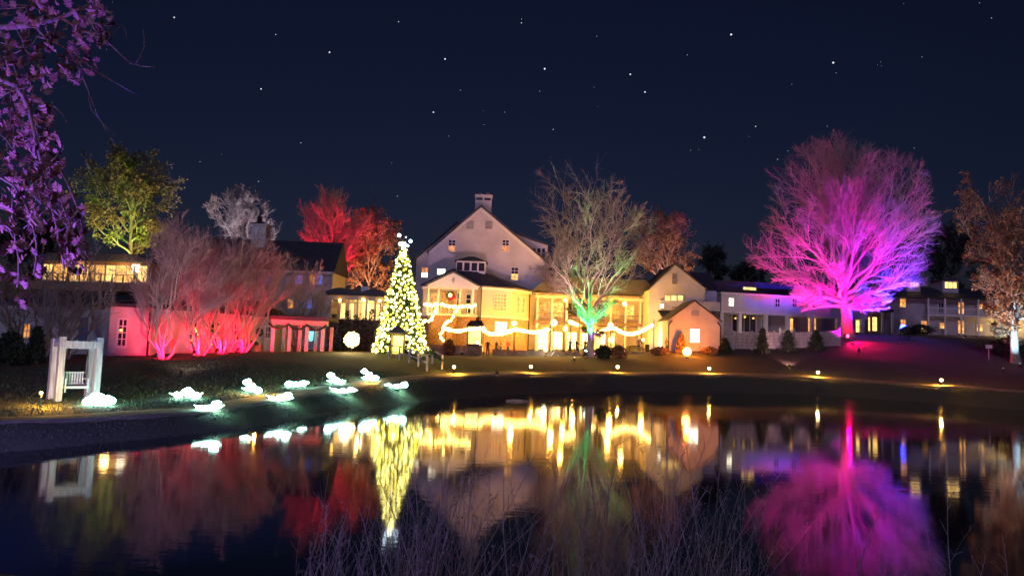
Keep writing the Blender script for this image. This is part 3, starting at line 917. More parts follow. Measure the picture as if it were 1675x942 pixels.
def cface(a, b_):
    f = Wall(a, b_, zb)
    f.off = ((f.A.x - A1.x, f.A.y - A1.y, 0), f.ang)
    f.root = ct.root
    return f
f0, f1, f2, f3, fm = cface(A0, A1), cface(A1, A2), cface(A3, A4), cface(A4, A5), cface(A_1, A0)
window(f0, (129, 519, 146, 562), BLUEDOOR, 1, 1, name="door", sill=False, t=0.14)
o = window(f1, (194.5, 523, 206.5, 565), DARKGLASS, 2, 4, t=0.13)
p = f1.hit(196, 540)
MB().ball((p[0] + 0.1, -0.1, p[1]), 0.1, 8).build("window_candle", E_YEL, o)
for r in ((309, 527, 320, 565), (343, 528, 356, 566), (382, 531, 390, 566)):
    window(f2 if r[0] < 372 else f3, r, DARKGLASS, 2, 4, t=0.1)
window(f3, (434, 535, 441, 552), DARKGLASS, 2, 2, t=0.1)
window(fm, (40, 530, 50, 552), E_ORANGE, 2, 2, t=0.1)
u, z = f1.hit(242, 540)
place(MB().tube([(f1.len - 0.1, -0.1, 0.2), (f1.len - 0.1, -0.1, zt - 0.1)], 0.07, 6).build("downpipe", METAL, f1.root), f1)
# small lit window trees
for k, (f, r) in enumerate(((f2, (309, 527, 320, 565)), (f2, (343, 528, 356, 566)))):
    u0, u1, z0, z1 = f.rect(*r)
    c = f.A + f.t * ((u0 + u1) / 2) - f.n * 0.42
    t = thing("potted_spruce", ("slim potted spruce with gold bulbs in front of the cottage's first red window", "slim potted spruce with gold bulbs in front of the cottage's second red window")[k], "small tree", (c.x, c.y, terr(c.x, c.y)), 0, "potted spruces by the cottage")
    MB().lathe([(0.14, 0), (0.2, 0.4), (0.16, 0.42)], (0, 0, 0), 8).build("pot", BRICK, t)
    m = MB()
    rg = random.Random(k)
    for i in range(160):
        h = rg.random() ** 1.3
        a = rg.random() * 6.283
        r_ = (1 - h) * 0.32 + 0.03
        c_ = Vector((math.cos(a) * r_ * 0.4, math.sin(a) * r_ * 0.4, 0.42 + h * 1.5))
        e = Vector((math.cos(a) * r_, math.sin(a) * r_, 0.36 + h * 1.5))
        s_ = Vector((-math.sin(a), math.cos(a), 0)) * 0.06
        m.add([c_ - s_, c_ + s_, e], [(0, 1, 2)])
    m.build("foliage", NEEDLE, t)
    for i in range(14):
        h = (i + 0.5) / 14
        a = i * 2.4
        r_ = (1 - h) * 0.33 + 0.04
        MB().ball((math.cos(a) * r_, -abs(math.sin(a)) * r_, 0.42 + h * 1.5), 0.06, 6).build("bulb", E_YEL, t)
# low railing by the last window
p = P(376, 577, 55.2)
t = thing("porch_railing", "short pale railing at the foot of the red-lit cottage wall", "railing", (p.x, p.y, terr(p.x, p.y)), f2.ang)
m = MB().box(-0.75, 0.75, -0.04, 0.04, 0.82, 0.9).box(-0.75, 0.75, -0.04, 0.04, 0.1, 0.16)
for j in range(8):
    m.box(-0.72 + j * 0.2, -0.66 + j * 0.2, -0.03, 0.03, 0.16 if 0 < j < 7 else 0.0, 0.82)
m.build("balusters", PALE_WOOD, t)

# --- covered walk with garland
w = wall_px(446, 58.5, 531, 58.5, 577, "open covered walk with pale posts and hanging garland", "pergola", "covered_walk")
pg = w
u0, u1, z0, z1 = w.rect(446, 524, 531, 532)
MB().box(-0.3, w.len + 0.15, -0.25, 0.25, z0, z1).build("fascia", CREAM, w.root)
MB().prism([(-0.4, z1 + 0.003), (w.len + 0.25, z1 + 0.003), (w.len + 0.1, z1 + 0.3), (-0.2, z1 + 0.3)], -0.5, 3.4).build("roof", SLATE, w.root)
for y in (0.0, 2.8):
    for px in (447, 474, 502, 528):
        u = w.hit(px, 550)[0]
        MB().box(u - 0.12, u + 0.12, y - 0.12, y + 0.12, 0, z0 - 0.002).build("post", TRIM, w.root)
def garland(name, label, pts, r, lights=0, brad=0.07, em=E_BULB, seed=1, group=None):
    """evergreen rope along pts with optional bulbs"""
    pts = [Vector(p) for p in pts]
    o = thing(name, label, "garland", pts[0], 0, group)
    lp = [p - pts[0] for p in pts]
    m = MB().tube(lp, r * 0.45, 5)
    rg = random.Random(seed)
    seg = [(lp[i], lp[i + 1]) for i in range(len(lp) - 1)]
    tot = sum((b_ - a).length for a, b_ in seg)
    for a, b_ in seg:
        for i in range(int((b_ - a).length / 0.025)):
            c = a.lerp(b_, rg.random())
            d = Vector((rg.gauss(0, 1), rg.gauss(0, 1), rg.gauss(0, 1))).normalized()
            s_ = d.cross(Vector((0.3, 0.5, 0.8))).normalized() * r * 0.22
            e = c + d * r * rg.uniform(0.8, 1.5)
            m.add([c - s_, c + s_, e], [(0, 1, 2)])
    m.build("greenery", GARLAND, o)
    if lights:
        bm_ = MB().ball((0, 0, 0), 1, 8).mesh("bulb")
        for i in range(lights):
            s = (i + 0.5) / lights * tot
            for a, b_ in seg:
                l = (b_ - a).length
                if s <= l:
                    c = a.lerp(b_, s / l)
                    break
                s -= l
            k = link("bulb", bm_, em, o)
            k.location = c + Vector((rg.gauss(0, r * 0.5), -abs(rg.gauss(0, r)) - r * 0.3, rg.gauss(0, r * 0.5)))
            k.scale = [brad * rg.uniform(0.75, 1.25)] * 3
    return o
pts = []
for i in range(25):
    s = i / 24
    u = -0.3 + (w.len + 0.4) * s
    p = w.A + w.t * u - w.n * 0.42
    pts.append((p.x, p.y, w.zb + z0 + 0.05 - 0.38 * abs(math.sin(s * math.pi * 3))))
garland("walk_garland", "dark evergreen garland swagged along the covered walk", pts, 0.17)
cy = P(509, 548, 61)
t = thing("cyan_lantern", "cyan glowing tall lantern inside the covered walk", "lantern", (cy.x, cy.y, cy.z))
MB().lathe([(0.05, -0.5), (0.16, -0.42), (0.2, 0.3), (0.12, 0.42), (0.02, 0.5)], (0, 0, 0), 8).build("glass", E_CYAN, t)
MB().tube([(0, 0, 0.5), (0, 0, z1 + w.zb - cy.z)], 0.015, 5).build("chain", METAL, t)
MB().lathe([(0.22, 0.3), (0.22, 0.36), (0.05, 0.46)], (0, 0, 0.02), 8).build("cap", METAL, t)
# wreath on the cottage end
p = f3.A + f3.t * f3.hit(423, 543)[0] - f3.n * 0.12
t = thing("wall_wreath", "dark round wreath on the cottage's end wall", "wreath", (p.x, p.y, zb + f3.hit(423, 543)[1]), f3.ang)
MB().tube([(0.26 * math.cos(a), 0, 0.26 * math.sin(a)) for a in np.linspace(0, 2 * math.pi, 15)], 0.1, 6, False).build("wreath_ring", GARLAND, t)
p = P(414, 573, 57)
t = thing("planter_box", "dark planter box at the end of the cottage wall", "planter", (p.x, p.y, terr(p.x, p.y)), f3.ang)
MB().box(-0.45, 0.45, -0.25, 0.25, 0, 0.5).box(-0.5, 0.5, -0.3, 0.3, 0.5, 0.56).build("box", WOOD, t)
MB().ball((-0.2, 0, 0.62), 0.28, 8).ball((0.2, 0, 0.6), 0.26, 8).build("shrub", DARKLEAF, t)

# --- glass pavilion with rolling roof, lit yellow
w = wall_px(538, 72, 640, 72, 560, "low yellow-lit glass pavilion with wavy dark roof beside the lit spruce", "building", "glass_pavilion")
gpv = w
u0, u1, z0, z1 = w.rect(538, 484, 640, 491)
zf = w.hit(590, 524)[1]
poly_b, poly_t = [], []
for i in range(25):
    u = -0.5 + (w.len + 1.0) * i / 24
    poly_b.append((u, z1))
    poly_t.append((u, z1 + 0.28 + 0.42 * abs(math.sin(i / 24 * math.pi * 2.1 + 0.25)) ** 1.5))
MB().prism(poly_b + poly_t[::-1], -0.5, 7).build("roof", SLATE, w.root)
MB().box(-0.2, w.len + 0.2, -0.2, 6.8, z0, z1 - 0.003).build("fascia", CREAM, w.root)
MB().box(-0.2, w.len + 0.2, -0.6, 6.8, 0, zf).build("base_wall", STONE, w.root)
MB().box(0, w.len, 3.0, 6.5, zf + 0.002, z0 - 0.002).build("back_wall", CREAM, w.root)
for i in range(8):
    u = w.len * i / 7
    MB().box(u - 0.09, u + 0.09, -0.09, 0.09, zf + 0.002, z0 - 0.002).build("post", CREAM, w.root)
for i in range(7):
    a, b_ = w.len * i / 7 + 0.14, w.len * (i + 1) / 7 - 0.14
    window(w, (a, b_, zf + 0.25, z0 - 0.2), E_YEL if i not in (2, 5) else E_ORANGE, 2, 2, y=2.98, raw=True, sill=False, t=0.06, mt=0.03)
for px, py in ((557, 491), (595, 490), (622, 491.5), (633, 491)):
    u, z = w.hit(px, py)
    MB().ball((u, -0.3, z - 0.05), 0.13, 8).build("eave_lamp", E_FEST, w.root)
lamp('POINT', "pavilion_room_light", w.root, (w.len * 0.5, 1.6, zf + 1.4), (1, 0.62, 0.2), 220, 0.3)
louv = MB().box(w.hit(584, 470)[0], w.hit(596, 470)[0], 2, 3, z1 + 0.4, w.hit(590, 466)[1]).build("roof_vent", TRIM, w.root)
# clipped shrubs in front of it
rg = random.Random(5)
for i, px in enumerate((546, 558, 569, 583, 596, 607)):
    p = P(px, 520, 70)
    h = rg.uniform(0.8, 1.2)
    b0 = terr(p.x, p.y)
    t = thing("clipped_shrub", ["first", "second", "third", "fourth", "fifth", "sixth"][i] + " dark shrub from the left below the yellow glass pavilion", "shrub", (p.x, p.y, b0), 0, "shrubs below the glass pavilion")
    hz = P(px, 517, 70).z - b0
    m = MB()
    for k in range(260):
        a, e, r_ = rg.random() * 6.283, rg.random(), rg.random() ** 0.4
        c = Vector((math.cos(a) * r_ * 0.45 * (1.1 - 0.6 * e), math.sin(a) * r_ * 0.45 * (1.1 - 0.6 * e), 0.3 + e * (hz * h - 0.3)))
        d = Vector((rg.gauss(0, 1), rg.gauss(0, 1), rg.gauss(0.5, 1))).normalized() * 0.16
        s_ = d.cross(Vector((0.2, 0.9, 0.3))).normalized() * 0.06
        m.add([c - s_, c + s_, c + d], [(0, 1, 2)])
    m.build("foliage", DARKLEAF, t)
    MB().tube([(0, 0, -0.1), (0.02, 0, hz * 0.7)], [0.05, 0.02], 5).build("stem", BARK, t)

# --- dark-roofed house with clock cupola
w = wall_px(318, 81, 538, 81, 560, "dark slate-roofed house with clock cupola behind the crape myrtles", "building", "clock_house")
ch = w
zE = w.hit(530, 445)[1]; zR_ = w.hit(500, 394)[1]
MB().box(0, w.len, 0, 6.4, 0, zE).build("wall", WHITE_BRICK, w.root)
MB().add([(-0.4, -0.5, zE), (w.len + 0.25, -0.5, zE), (w.len + .25, 6.9, zE), (-.4, 6.9, zE), (-.4, 3.2, zR_ + 0.35), (w.len + .25, 3.2, zR_ + 0.35)],
         [(3, 2, 1, 0), (0, 1, 5, 4), (2, 3, 4, 5), (1, 2, 5), (3, 0, 4)]).build("roof", SLATE, w.root)
MB().box(-0.4, w.len + 0.2, -0.55, -0.45, zE - 0.25, zE - 0.003).build("eave_board", TRIM, w.root)
for r, l in (((517, 449, 527, 465), E_BLUE), ((507, 449, 515, 465), E_ORANGE), ((484, 450, 494, 465), E_BLUE), ((439, 452, 446, 467), E_BLUE), ((405, 455, 412, 468), E_ORANGE), ((331, 449, 340, 458), E_ORANGE), ((364, 487, 374, 495), E_ORANGE), ((470, 490, 480, 504), E_ORANGE), ((500, 490, 510, 504), E_BLUE)):
    window(w, r, l, 2, 2, t=0.08, sill=False)
u0, u1, z0, z1 = w.rect(414, 361, 438, 396)
u0 -= 0.95; u1 -= 0.95
yc = 2.2
cl = MB().box(u0, u1, yc, yc + (u1 - u0), z0 - 1.5, z1).box(u0 - 0.15, u1 + 0.15, yc - 0.15, yc + (u1 - u0) + 0.15, z1 - 0.22, z1 - 0.002).build("clock_cupola", TRIM, w.root)
um, ym = (u0 + u1) / 2, yc + (u1 - u0) / 2
MB().add([(u0 - 0.2, yc - 0.2, z1), (u1 + 0.2, yc - 0.2, z1), (u1 + 0.2, yc + u1 - u0 + 0.2, z1), (u0 - 0.2, yc + u1 - u0 + 0.2, z1), (um, ym, z1 + 0.45)], [(3, 2, 1, 0), (0, 1, 4), (1, 2, 4), (2, 3, 4), (3, 0, 4)]).build("cupola_roof", SLATE, cl)
MB().lathe([(0.3, 0), (0.26, 0.5), (0.3, 0.55), (0.14, 0.75), (0.02, 1.5)], (um - 0.25, ym, z1 + 0.3), 8).build("finial", METAL, cl)
dial = MB()
zc = w.hit(426, 373)[1]
dial.add([(um + 0.62 * math.cos(a), yc - 0.03, zc + 0.62 * math.sin(a)) for a in np.linspace(0, 2 * math.pi, 25)[:-1]], [tuple(range(24))])
dial.build("clock_dial", mat("clock_dial_paint", (0.8, 0.8, 0.78), 0.5, 0.05, 2), cl)
m = MB()
for k in range(12):
    a = k * math.pi / 6
    m.box(um + 0.5 * math.cos(a) - 0.03, um + 0.5 * math.cos(a) + 0.03, yc - 0.045, yc - 0.035, zc + 0.5 * math.sin(a) - 0.04, zc + 0.5 * math.sin(a) + 0.04)
m.add([(um - 0.04, yc - 0.05, zc), (um + 0.04, yc - 0.05, zc), (um + 0.25, yc - 0.05, zc + 0.28), (um + 0.2, yc - 0.05, zc + 0.32)], [(0, 1, 2, 3)])
m.add([(um - 0.03, yc - 0.055, zc), (um + 0.03, yc - 0.055, zc), (um + 0.02, yc - 0.055, zc - 0.45), (um - 0.02, yc - 0.055, zc - 0.45)], [(3, 2, 1, 0)])
m.build("clock_hands", METAL, cl)

# --- restaurant with a row of amber windows, upper left
w = wall_px(62, 76, 236, 74, 540, "amber-windowed restaurant above the white cottage roof", "building", "terrace_restaurant")
rs = w
u0, u1, z0, z1 = w.rect(62, 434, 236, 460)
MB().box(0, w.len, 0, 8, 0, z1 + 0.35).build("wall", BRICK, w.root)
MB().prism([(-0.5, z1 + 0.36), (w.len + 0.5, z1 + 0.36), (w.len + 0.5, z1 + 0.6), (w.len - 1, z1 + 1.1), (1, z1 + 1.1), (-0.5, z1 + 0.6)], -0.8, 8.5).build("roof", SLATE, w.root)
nwin = 10
for i in range(nwin):
    a, b_ = w.len * (i + 0.1) / nwin, w.len * (i + 0.9) / nwin
    window(w, (a, b_, z0 + 0.1, z1), E_WARM if i % 3 else E_YEL, 3, 2, raw=True, t=0.07, mt=0.03)
MB().box(-0.2, w.len + 0.2, -2.2, -0.002, z0 - 1.1, z0 - 0.25).build("terrace", BRICK, w.root)
for i in range(11):
    u = w.len * i / 10
    MB().box(u - 0.05, u + 0.05, -2.15, -2.05, z0 - 0.248, z0 + 0.5).build("rail_post", WOOD, w.root)
MB().box(0, w.len, -2.15, -2.05, z0 + 0.502, z0 + 0.57).build("handrail", WOOD, w.root)
u, z = w.hit(224, 441)
MB().box(u - 0.35, u + 0.35, -0.3, -0.1, z - 0.3, z + 0.5).build("lit_sign_box", E_WHITE, w.root)
lamp('POINT', "terrace_light", w.root, (w.len * 0.3, -1.2, z0 + 1.0), (1, 0.55, 0.15), 160, 0.4)
lamp('POINT', "terrace_light", w.root, (w.len * 0.8, -1.2, z0 + 1.0), (1, 0.55, 0.15), 160, 0.4)

# ------------------------------------------------------------------ trees
def tubes(Pn, Rn, S):
    """N polylines (N,K,3) with radii (N,K) -> vertices and quads of S-sided tubes"""
    Nn, K, _ = Pn.shape
    d = Pn[:, -1] - Pn[:, 0]
    d /= np.linalg.norm(d, axis=1)[:, None] + 1e-9
    ref = np.where(np.abs(d[:, 2:3]) < 0.8, np.array([[0.1, 0.2, 0.97]]), np.array([[0.98, 0.17, 0.0]]))
    u = np.cross(d, ref); u /= np.linalg.norm(u, axis=1)[:, None] + 1e-9
    v = np.cross(d, u)
    an = np.arange(S) * 2 * np.pi / S
    ring = u[:, None, :] * np.cos(an)[None, :, None] + v[:, None, :] * np.sin(an)[None, :, None]
    V = Pn[:, :, None, :] + ring[:, None, :, :] * Rn[:, :, None, None]
    ids = np.arange(Nn * K * S).reshape(Nn, K, S)
    a = ids[:, :-1, :]; b = np.roll(ids, -1, axis=2)[:, :-1, :]
    c = np.roll(ids, -1, axis=2)[:, 1:, :]; e = ids[:, 1:, :]
    return V.reshape(-1, 3), np.stack([a, b, c, e], -1).reshape(-1, 4)
def cat_meshes(parts):
    V, Q, n = [], [], 0
    for v, q in parts:
        V.append(v); Q.append(q + n); n += len(v)
    return np.concatenate(V), np.concatenate(Q)
def grow_tree(seed, trunk_pts, trunk_r, env_c, env_r, counts, spread=(0.5, 1.1), lobes=0.16, up=0.25, tw=1.0, limbs_from=0.5, stems=1, low=0.15, reach_f=1.0):
    """bare tree; returns trunk mesh data, twig mesh data, twig tips. Branches run until they meet an uneven crown outline"""
    g = np.random.default_rng(seed)
    ph = g.random(8) * 6.28
    env_c, env_r = np.array(env_c, float), np.array(env_r, float)
    def outline(dv):
        az = np.arctan2(dv[:, 1], dv[:, 0]); el = np.arcsin(np.clip(dv[:, 2], -1, 1))
        az2 = np.arctan2(dv[:, 2], dv[:, 0])
        return 1 + lobes * (np.sin(3 * az + ph[0]) * np.cos(2 * el + ph[1]) + 0.7 * np.sin(5 * az2 + ph[2]) + 0.5 * np.sin(9 * az2 + ph[3]) * np.cos(4 * az + ph[4])) - lobes * 0.6
    def reach(p, d):
        t = np.full(len(p), 0.0)
        q = (p - env_c) / env_r
        e = d / env_r
        A = (e * e).sum(1); B = (q * e).sum(1)
        t0 = np.ones(len(p))
        for _ in range(3):
            hit = q + e * t0[:, None]
            dirn = hit / (np.linalg.norm(hit, axis=1)[:, None] + 1e-9)
            k = np.minimum(outline(dirn), 1.03) ** 2
            Cc = (q * q).sum(1) - k
            disc = np.maximum(B * B - A * Cc, 0)
            t0 = np.maximum((-B + np.sqrt(disc)) / A, 0.5)
        return t0
    def make(p, d, ln, r, K, bend, taper=0.35):
        """curved polylines from p along d with length ln"""
        n = len(p)
        s = np.linspace(0, 1, K)[None, :, None]
        side = g.normal(size=(n, 3)) * bend
        side[:, 2] += up * 0.35
        pts = p[:, None, :] + d[:, None, :] * ln[:, None, None] * s + side[:, None, :] * (ln[:, None, None] * (s ** 2) * 0.35)
        wob = g.normal(size=(n, K, 3)) * (ln[:, None, None] * bend * 0.06)
        wob[:, 0] = 0
        pts = pts + wob
        rr = r[:, None] * (1 - (1 - taper) * s[..., 0])
        return pts, rr
    def children(pts, rr, per, tmin, spread, lenf, rf, K, bend, rmin):
        n, Kp, _ = pts.shape
        N2 = n * per
        par = np.repeat(np.arange(n), per)
        t = tmin + (1 - tmin) * (np.tile(np.arange(per), n) + g.random(N2)) / per
        t = np.clip(t, 0, 0.999)
        f = t * (Kp - 1)
        i = np.clip(f.astype(int), 0, Kp - 2)
        w_ = (f - i)[:, None]
        p = pts[par, i] * (1 - w_) + pts[par, i + 1] * w_
        tn = pts[par, i + 1] - pts[par, i]
        tn /= np.linalg.norm(tn, axis=1)[:, None] + 1e-9
        rnd = g.normal(size=(N2, 3))
        rnd -= tn * (rnd * tn).sum(1)[:, None]
        rnd /= np.linalg.norm(rnd, axis=1)[:, None] + 1e-9
        a = g.uniform(spread[0], spread[1], N2)[:, None]
        d = tn * np.cos(a) + rnd * np.sin(a)
        d[:, 2] += up * 0.5
        d /= np.linalg.norm(d, axis=1)[:, None]
        plen = np.linalg.norm(pts[:, -1] - pts[:, 0], axis=1)[par]
        ln = plen * lenf * g.uniform(0.6, 1.2, N2) * (1 - 0.35 * t)
        ln = np.minimum(ln, reach(p, d))
        r = np.maximum((rr[par, i] * (1 - w_[:, 0]) + rr[par, i + 1] * w_[:, 0]) * rf, rmin)
        return make(p, d, ln, r, K, bend)
    trunk_pts = np.array(trunk_pts, float)
    parts_t, parts_c = [], []
    if stems == 1:
        K = len(trunk_pts)
        tr = trunk_r * np.linspace(1, 0.35, K)
        tr[0] *= 1.35
        tp, trr = trunk_pts[None], tr[None]
        parts_t.append(tubes(tp, trr, 9))
        n1 = counts[0]
        t = limbs_from + (1 - limbs_from) * (np.arange(n1) + 0.3 * g.random(n1)) / n1
        f = t * (K - 1); i = np.clip(f.astype(int), 0, K - 2); w_ = (f - i)[:, None]
        p = trunk_pts[i] * (1 - w_) + trunk_pts[i + 1] * w_
        az = np.arange(n1) * 2.399 + g.normal(size=n1) * 0.3
        q = (t - limbs_from) / (1 - limbs_from)
        el = low + (1.45 - low) * q ** 0.9 + g.normal(size=n1) * 0.08
        d = np.stack([np.cos(az) * np.cos(el), np.sin(az) * np.cos(el), np.sin(el)], 1)
        ln = reach(p, d) * g.uniform(0.7, 0.88, n1) * reach_f
        r = trunk_r * 0.42 * (1 - 0.5 * q)
        L1, R1 = make(p, d, ln, r, 7, 0.35, 0.2)
    else:
        base = trunk_pts[0]
        n1 = counts[0]
        az = np.arange(n1) * 2.399 + g.normal(size=n1) * 0.25
        el = np.linspace(1.0, 1.4, n1) + g.normal(size=n1) * 0.05
        d = np.stack([np.cos(az) * np.cos(el), np.sin(az) * np.cos(el), np.sin(el)], 1)
        p = base[None] + np.stack([np.cos(az) * 0.08, np.sin(az) * 0.08, np.zeros(n1)], 1)
        ln = reach(p, d) * g.uniform(0.85, 0.98, n1)
        L1, R1 = make(p, d, ln, np.full(n1, trunk_r), 8, 0.3, 0.22)
    parts_t.append(tubes(L1, R1, 7))
    L2, R2 = children(L1, R1, counts[1], 0.18 if stems == 1 else 0.4, spread, 0.58, 0.5, 6, 0.4, 0.022 * tw)
    parts_t.append(tubes(L2, R2, 5))
    L3, R3 = children(L2, R2, counts[2], 0.15, spread, 0.55, 0.55, 4, 0.45, 0.014 * tw)
    parts_c.append(tubes(L3, R3, 4))
    L4, R4 = children(L3, R3, counts[3], 0.1, (0.35, 0.95), 0.65, 0.6, 3, 0.45, 0.009 * tw)
    parts_c.append(tubes(L4, R4, 3))
    tips = np.concatenate([L4[:, -1], L4[:, 1], L3[:, -1]])
    return cat_meshes(parts_t), cat_meshes(parts_c), tips
def leaf_cards(seed, tips, n, size, keep=None):
    g = np.random.default_rng(seed)
    c = tips[g.integers(0, len(tips), n)] + g.normal(size=(n, 3)) * size * 0.8
    a = g.normal(size=(n, 3)); a /= np.linalg.norm(a, axis=1)[:, None]
    b = np.cross(a, g.normal(size=(n, 3))); b /= np.linalg.norm(b, axis=1)[:, None]
    s = size * g.uniform(0.6, 1.3, n)[:, None]
    V = np.stack([c - a * s, c + b * s * 0.45 - a * s * 0.1, c + a * s, c - b * s * 0.45 + a * s * 0.1], 1).reshape(-1, 3)
    return V, np.arange(n * 4).reshape(n, 4)
def tree(name, label, seed, base_px, Y, crown, counts, trunk_r, bark=BARK, twig=TWIG, group=None, leaves=None, trunk_top=None, flat=1.0, **k):
    """tree rooted at pixel column base_px and depth Y; crown = (cx, cy, rx, ry) in photograph pixels"""
    bp = P(base_px, 560, Y)
    z0 = terr(bp.x, bp.y)
    base = Vector((bp.x, bp.y, z0))
    c = P(crown[0], crown[1], Y)
    s = mpp(Y)
    er = (crown[2] * s, crown[2] * s * flat, crown[3] * s)
    cl = c - base
    ht = cl.z - er[2] * 0.35 if trunk_top is None else trunk_top
    g = random.Random(seed)
    nT = 7
    pts = []
    for i in range(nT):
        q = i / (nT - 1)
        pts.append((cl.x * q ** 1.3 * 0.5 + g.gauss(0, 0.012) * ht * (q > 0), cl.y * q ** 1.3 * 0.5, -0.25 + (ht + 0.25) * q))
    (tv, tq), (cv, cq), tips = grow_tree(seed, pts, trunk_r, cl, er, counts, **k)
    t = thing(name, label, "tree", base, 0, group)
    me = np_mesh("trunk", tv, tq); me.polygons.foreach_set("use_smooth", [True] * len(me.polygons))
    link("trunk", me, bark, t)
    link("crown", np_mesh("crown", cv, cq), twig, t)
    if leaves:
        lv, lq = leaf_cards(seed + 9, tips, leaves[0], leaves[1])
        link("leaves", np_mesh("leaves", lv, lq), leaves[2], t)["kind"] = "stuff"
    return t, base
def flood(name, label, loc, target, color, watts, angle=70, blend=0.6, lens=(1, 1, 1), strength=3.0, size=0.16, group=None, scale=1.0):
    """ground flood lamp: yoke, housing, lens and its own spot"""
    loc = Vector(loc)
    t = thing(name, label, "flood lamp", loc, 0, group)
    d = (Vector(target) - loc).normalized()
    s = scale
    MB().box(-0.1 * s, 0.1 * s, -0.1 * s, 0.1 * s, -0.05, 0.04).box(-0.14 * s, -0.11 * s, -0.03, 0.03, 0.04, 0.3 * s).box(0.11 * s, 0.14 * s, -0.03, 0.03, 0.04, 0.3 * s).build("yoke", METAL, t)
    c = Vector((0, 0, 0.28 * s))
    MB().tube([c - d * 0.14 * s, c - d * 0.1 * s, c + d * 0.06 * s, c + d * 0.1 * s], [0.05 * s, 0.09 * s, 0.1 * s, 0.115 * s], 12).build("housing", METAL, t)
    MB().tube([c + d * 0.102 * s, c + d * 0.108 * s], 0.1 * s, 12).build("lens", emat("lens_%d_%d_%d_%g" % (*[int(x * 99) for x in lens], strength), lens, strength), t)
    MB().ball(c + d * 0.108 * s, 0.07 * s, 10).build("lens_dome", emat("lens_%d_%d_%d_%g" % (*[int(x * 99) for x in lens], strength), lens, strength), t, True)
    lamp('SPOT', name + "_light", t, c + d * 0.2 * s, color, watts, size, c + d * 5, angle, blend)
    return t

PURPLE, PB = tree("oak_tree", "huge bare oak lit magenta, red and blue on the right lawn", 11, 1385, 90, (1376, 372, 158, 158), (24, 14, 11, 9), 0.85, low=-0.05, limbs_from=0.5, lobes=0.09, tw=1.7, spread=(0.3, 0.8), flat=0.75, trunk_top=7.0)
CENTRE, CB = tree("ash_tree", "tall bare vase-shaped tree with green-lit trunk before the veranda", 23, 967, 76, (962, 384, 114, 168), (17, 9, 9, 7), 0.46, low=0.25, limbs_from=0.4, lobes=0.3, tw=1.8, spread=(0.45, 1.05), up=0.25, reach_f=1.12, trunk_top=6.0, leaves=(6000, 0.09, DRYLEAF))
tree("maple_tree", "round yellow-green lit tree at the upper left behind the cottage", 31, 205, 112, (208, 302, 98, 62), (16, 9, 9, 6), 0.5, low=0.15, lobes=0.15, tw=2.2, leaves=(15000, 0.22, YELLEAF))
tree("elm_tree", "rounded pale grey bare tree behind the clock cupola", 37, 400, 118, (402, 350, 68, 52), (12, 10, 10, 8), 0.45, low=0.35, lobes=0.10, tw=2.3)
tree("poplar_tree", "tall bare tree lit bright red beside the dark-roofed house", 41, 541, 93, (540, 376, 62, 82), (15, 10, 9, 8), 0.35, low=0.6, lobes=0.2, tw=1.9, spread=(0.3, 0.7), up=0.4)
tree("beech_tree", "broad rusty brown tree between the red tree and the lit spruce", 43, 606, 104, (600, 410, 64, 84), (13, 10, 10, 6), 0.45, low=0.25, lobes=0.13, tw=2.0, leaves=(14000, 0.16, DRYLEAF))
tree("beech_tree", "rusty brown tree rising behind the white gabled house", 47, 1090, 112, (1090, 402, 64, 66), (13, 10, 10, 6), 0.45, low=0.2, lobes=0.13, tw=2.2, leaves=(9000, 0.17, DRYLEAF))
RIGHT, RB = tree("red_oak", "leafy brown tree cut by the photo's right edge, blue-lit below", 53, 1662, 74, (1655, 402, 84, 172), (20, 9, 9, 6), 0.42, low=0.0, limbs_from=0.3, lobes=0.22, trunk_top=9.0, tw=1.5, leaves=(26000, 0.13, DRYLEAF))
tree("evergreen_tree", "dark round evergreen behind the white house's slate roof", 59, 1166, 128, (1168, 428, 32, 34), (10, 8, 8, 6), 0.4, low=0.1, lobes=0.15, tw=2.5, twig=DARKLEAF, leaves=(7000, 0.26, DARKLEAF))
tree("evergreen_tree", "dark evergreen mass right of the purple oak above the lodge roof", 61, 1556, 124, (1556, 420, 52, 56), (10, 8, 8, 6), 0.4, low=0.1, lobes=0.15, tw=2.5, twig=DARKLEAF, leaves=(9000, 0.26, DARKLEAF))
tree("evergreen_tree", "dark evergreen mass at the far left behind the restaurant", 67, 60, 110, (60, 400, 95, 55), (10, 8, 8, 6), 0.4, low=0.1, lobes=0.15, tw=2.5, twig=DARKLEAF, leaves=(12000, 0.26, DARKLEAF))
tree("evergreen_tree", "low dark evergreen between the chimney stack and the purple oak", 71, 1225, 130, (1222, 455, 34, 26), (10, 8, 8, 6), 0.4, low=0.1, lobes=0.15, tw=2.5, twig=DARKLEAF, leaves=(7000, 0.26, DARKLEAF))
MYR = []
for i, (bx, Y, cr, lab) in enumerate((
        (268, 46.5, (292, 432, 82, 66), "crape myrtle with red-lit stems nearest the cottage downpipe"),
        (328, 50, (345, 432, 82, 66), "second red-lit crape myrtle from the cottage downpipe"),
        (364, 53, (388, 440, 72, 62), "third red-lit crape myrtle from the cottage downpipe"),
        (397, 55.5, (432, 452, 62, 54), "rightmost of the four red-lit crape myrtles"),
        (486, 63, (494, 476, 46, 44), "unlit grey crape myrtle above the covered walk"))):
    MYR.append(tree("crape_myrtle", lab, 80 + i, bx, Y, cr, (9, 8, 10, 9), 0.085, twig=REDTWIG if i < 4 else TWIG, group="crape myrtles along the cottage", stems=2, tw=1.0, lobes=0.14, spread=(0.3, 0.8), up=0.35)[1])
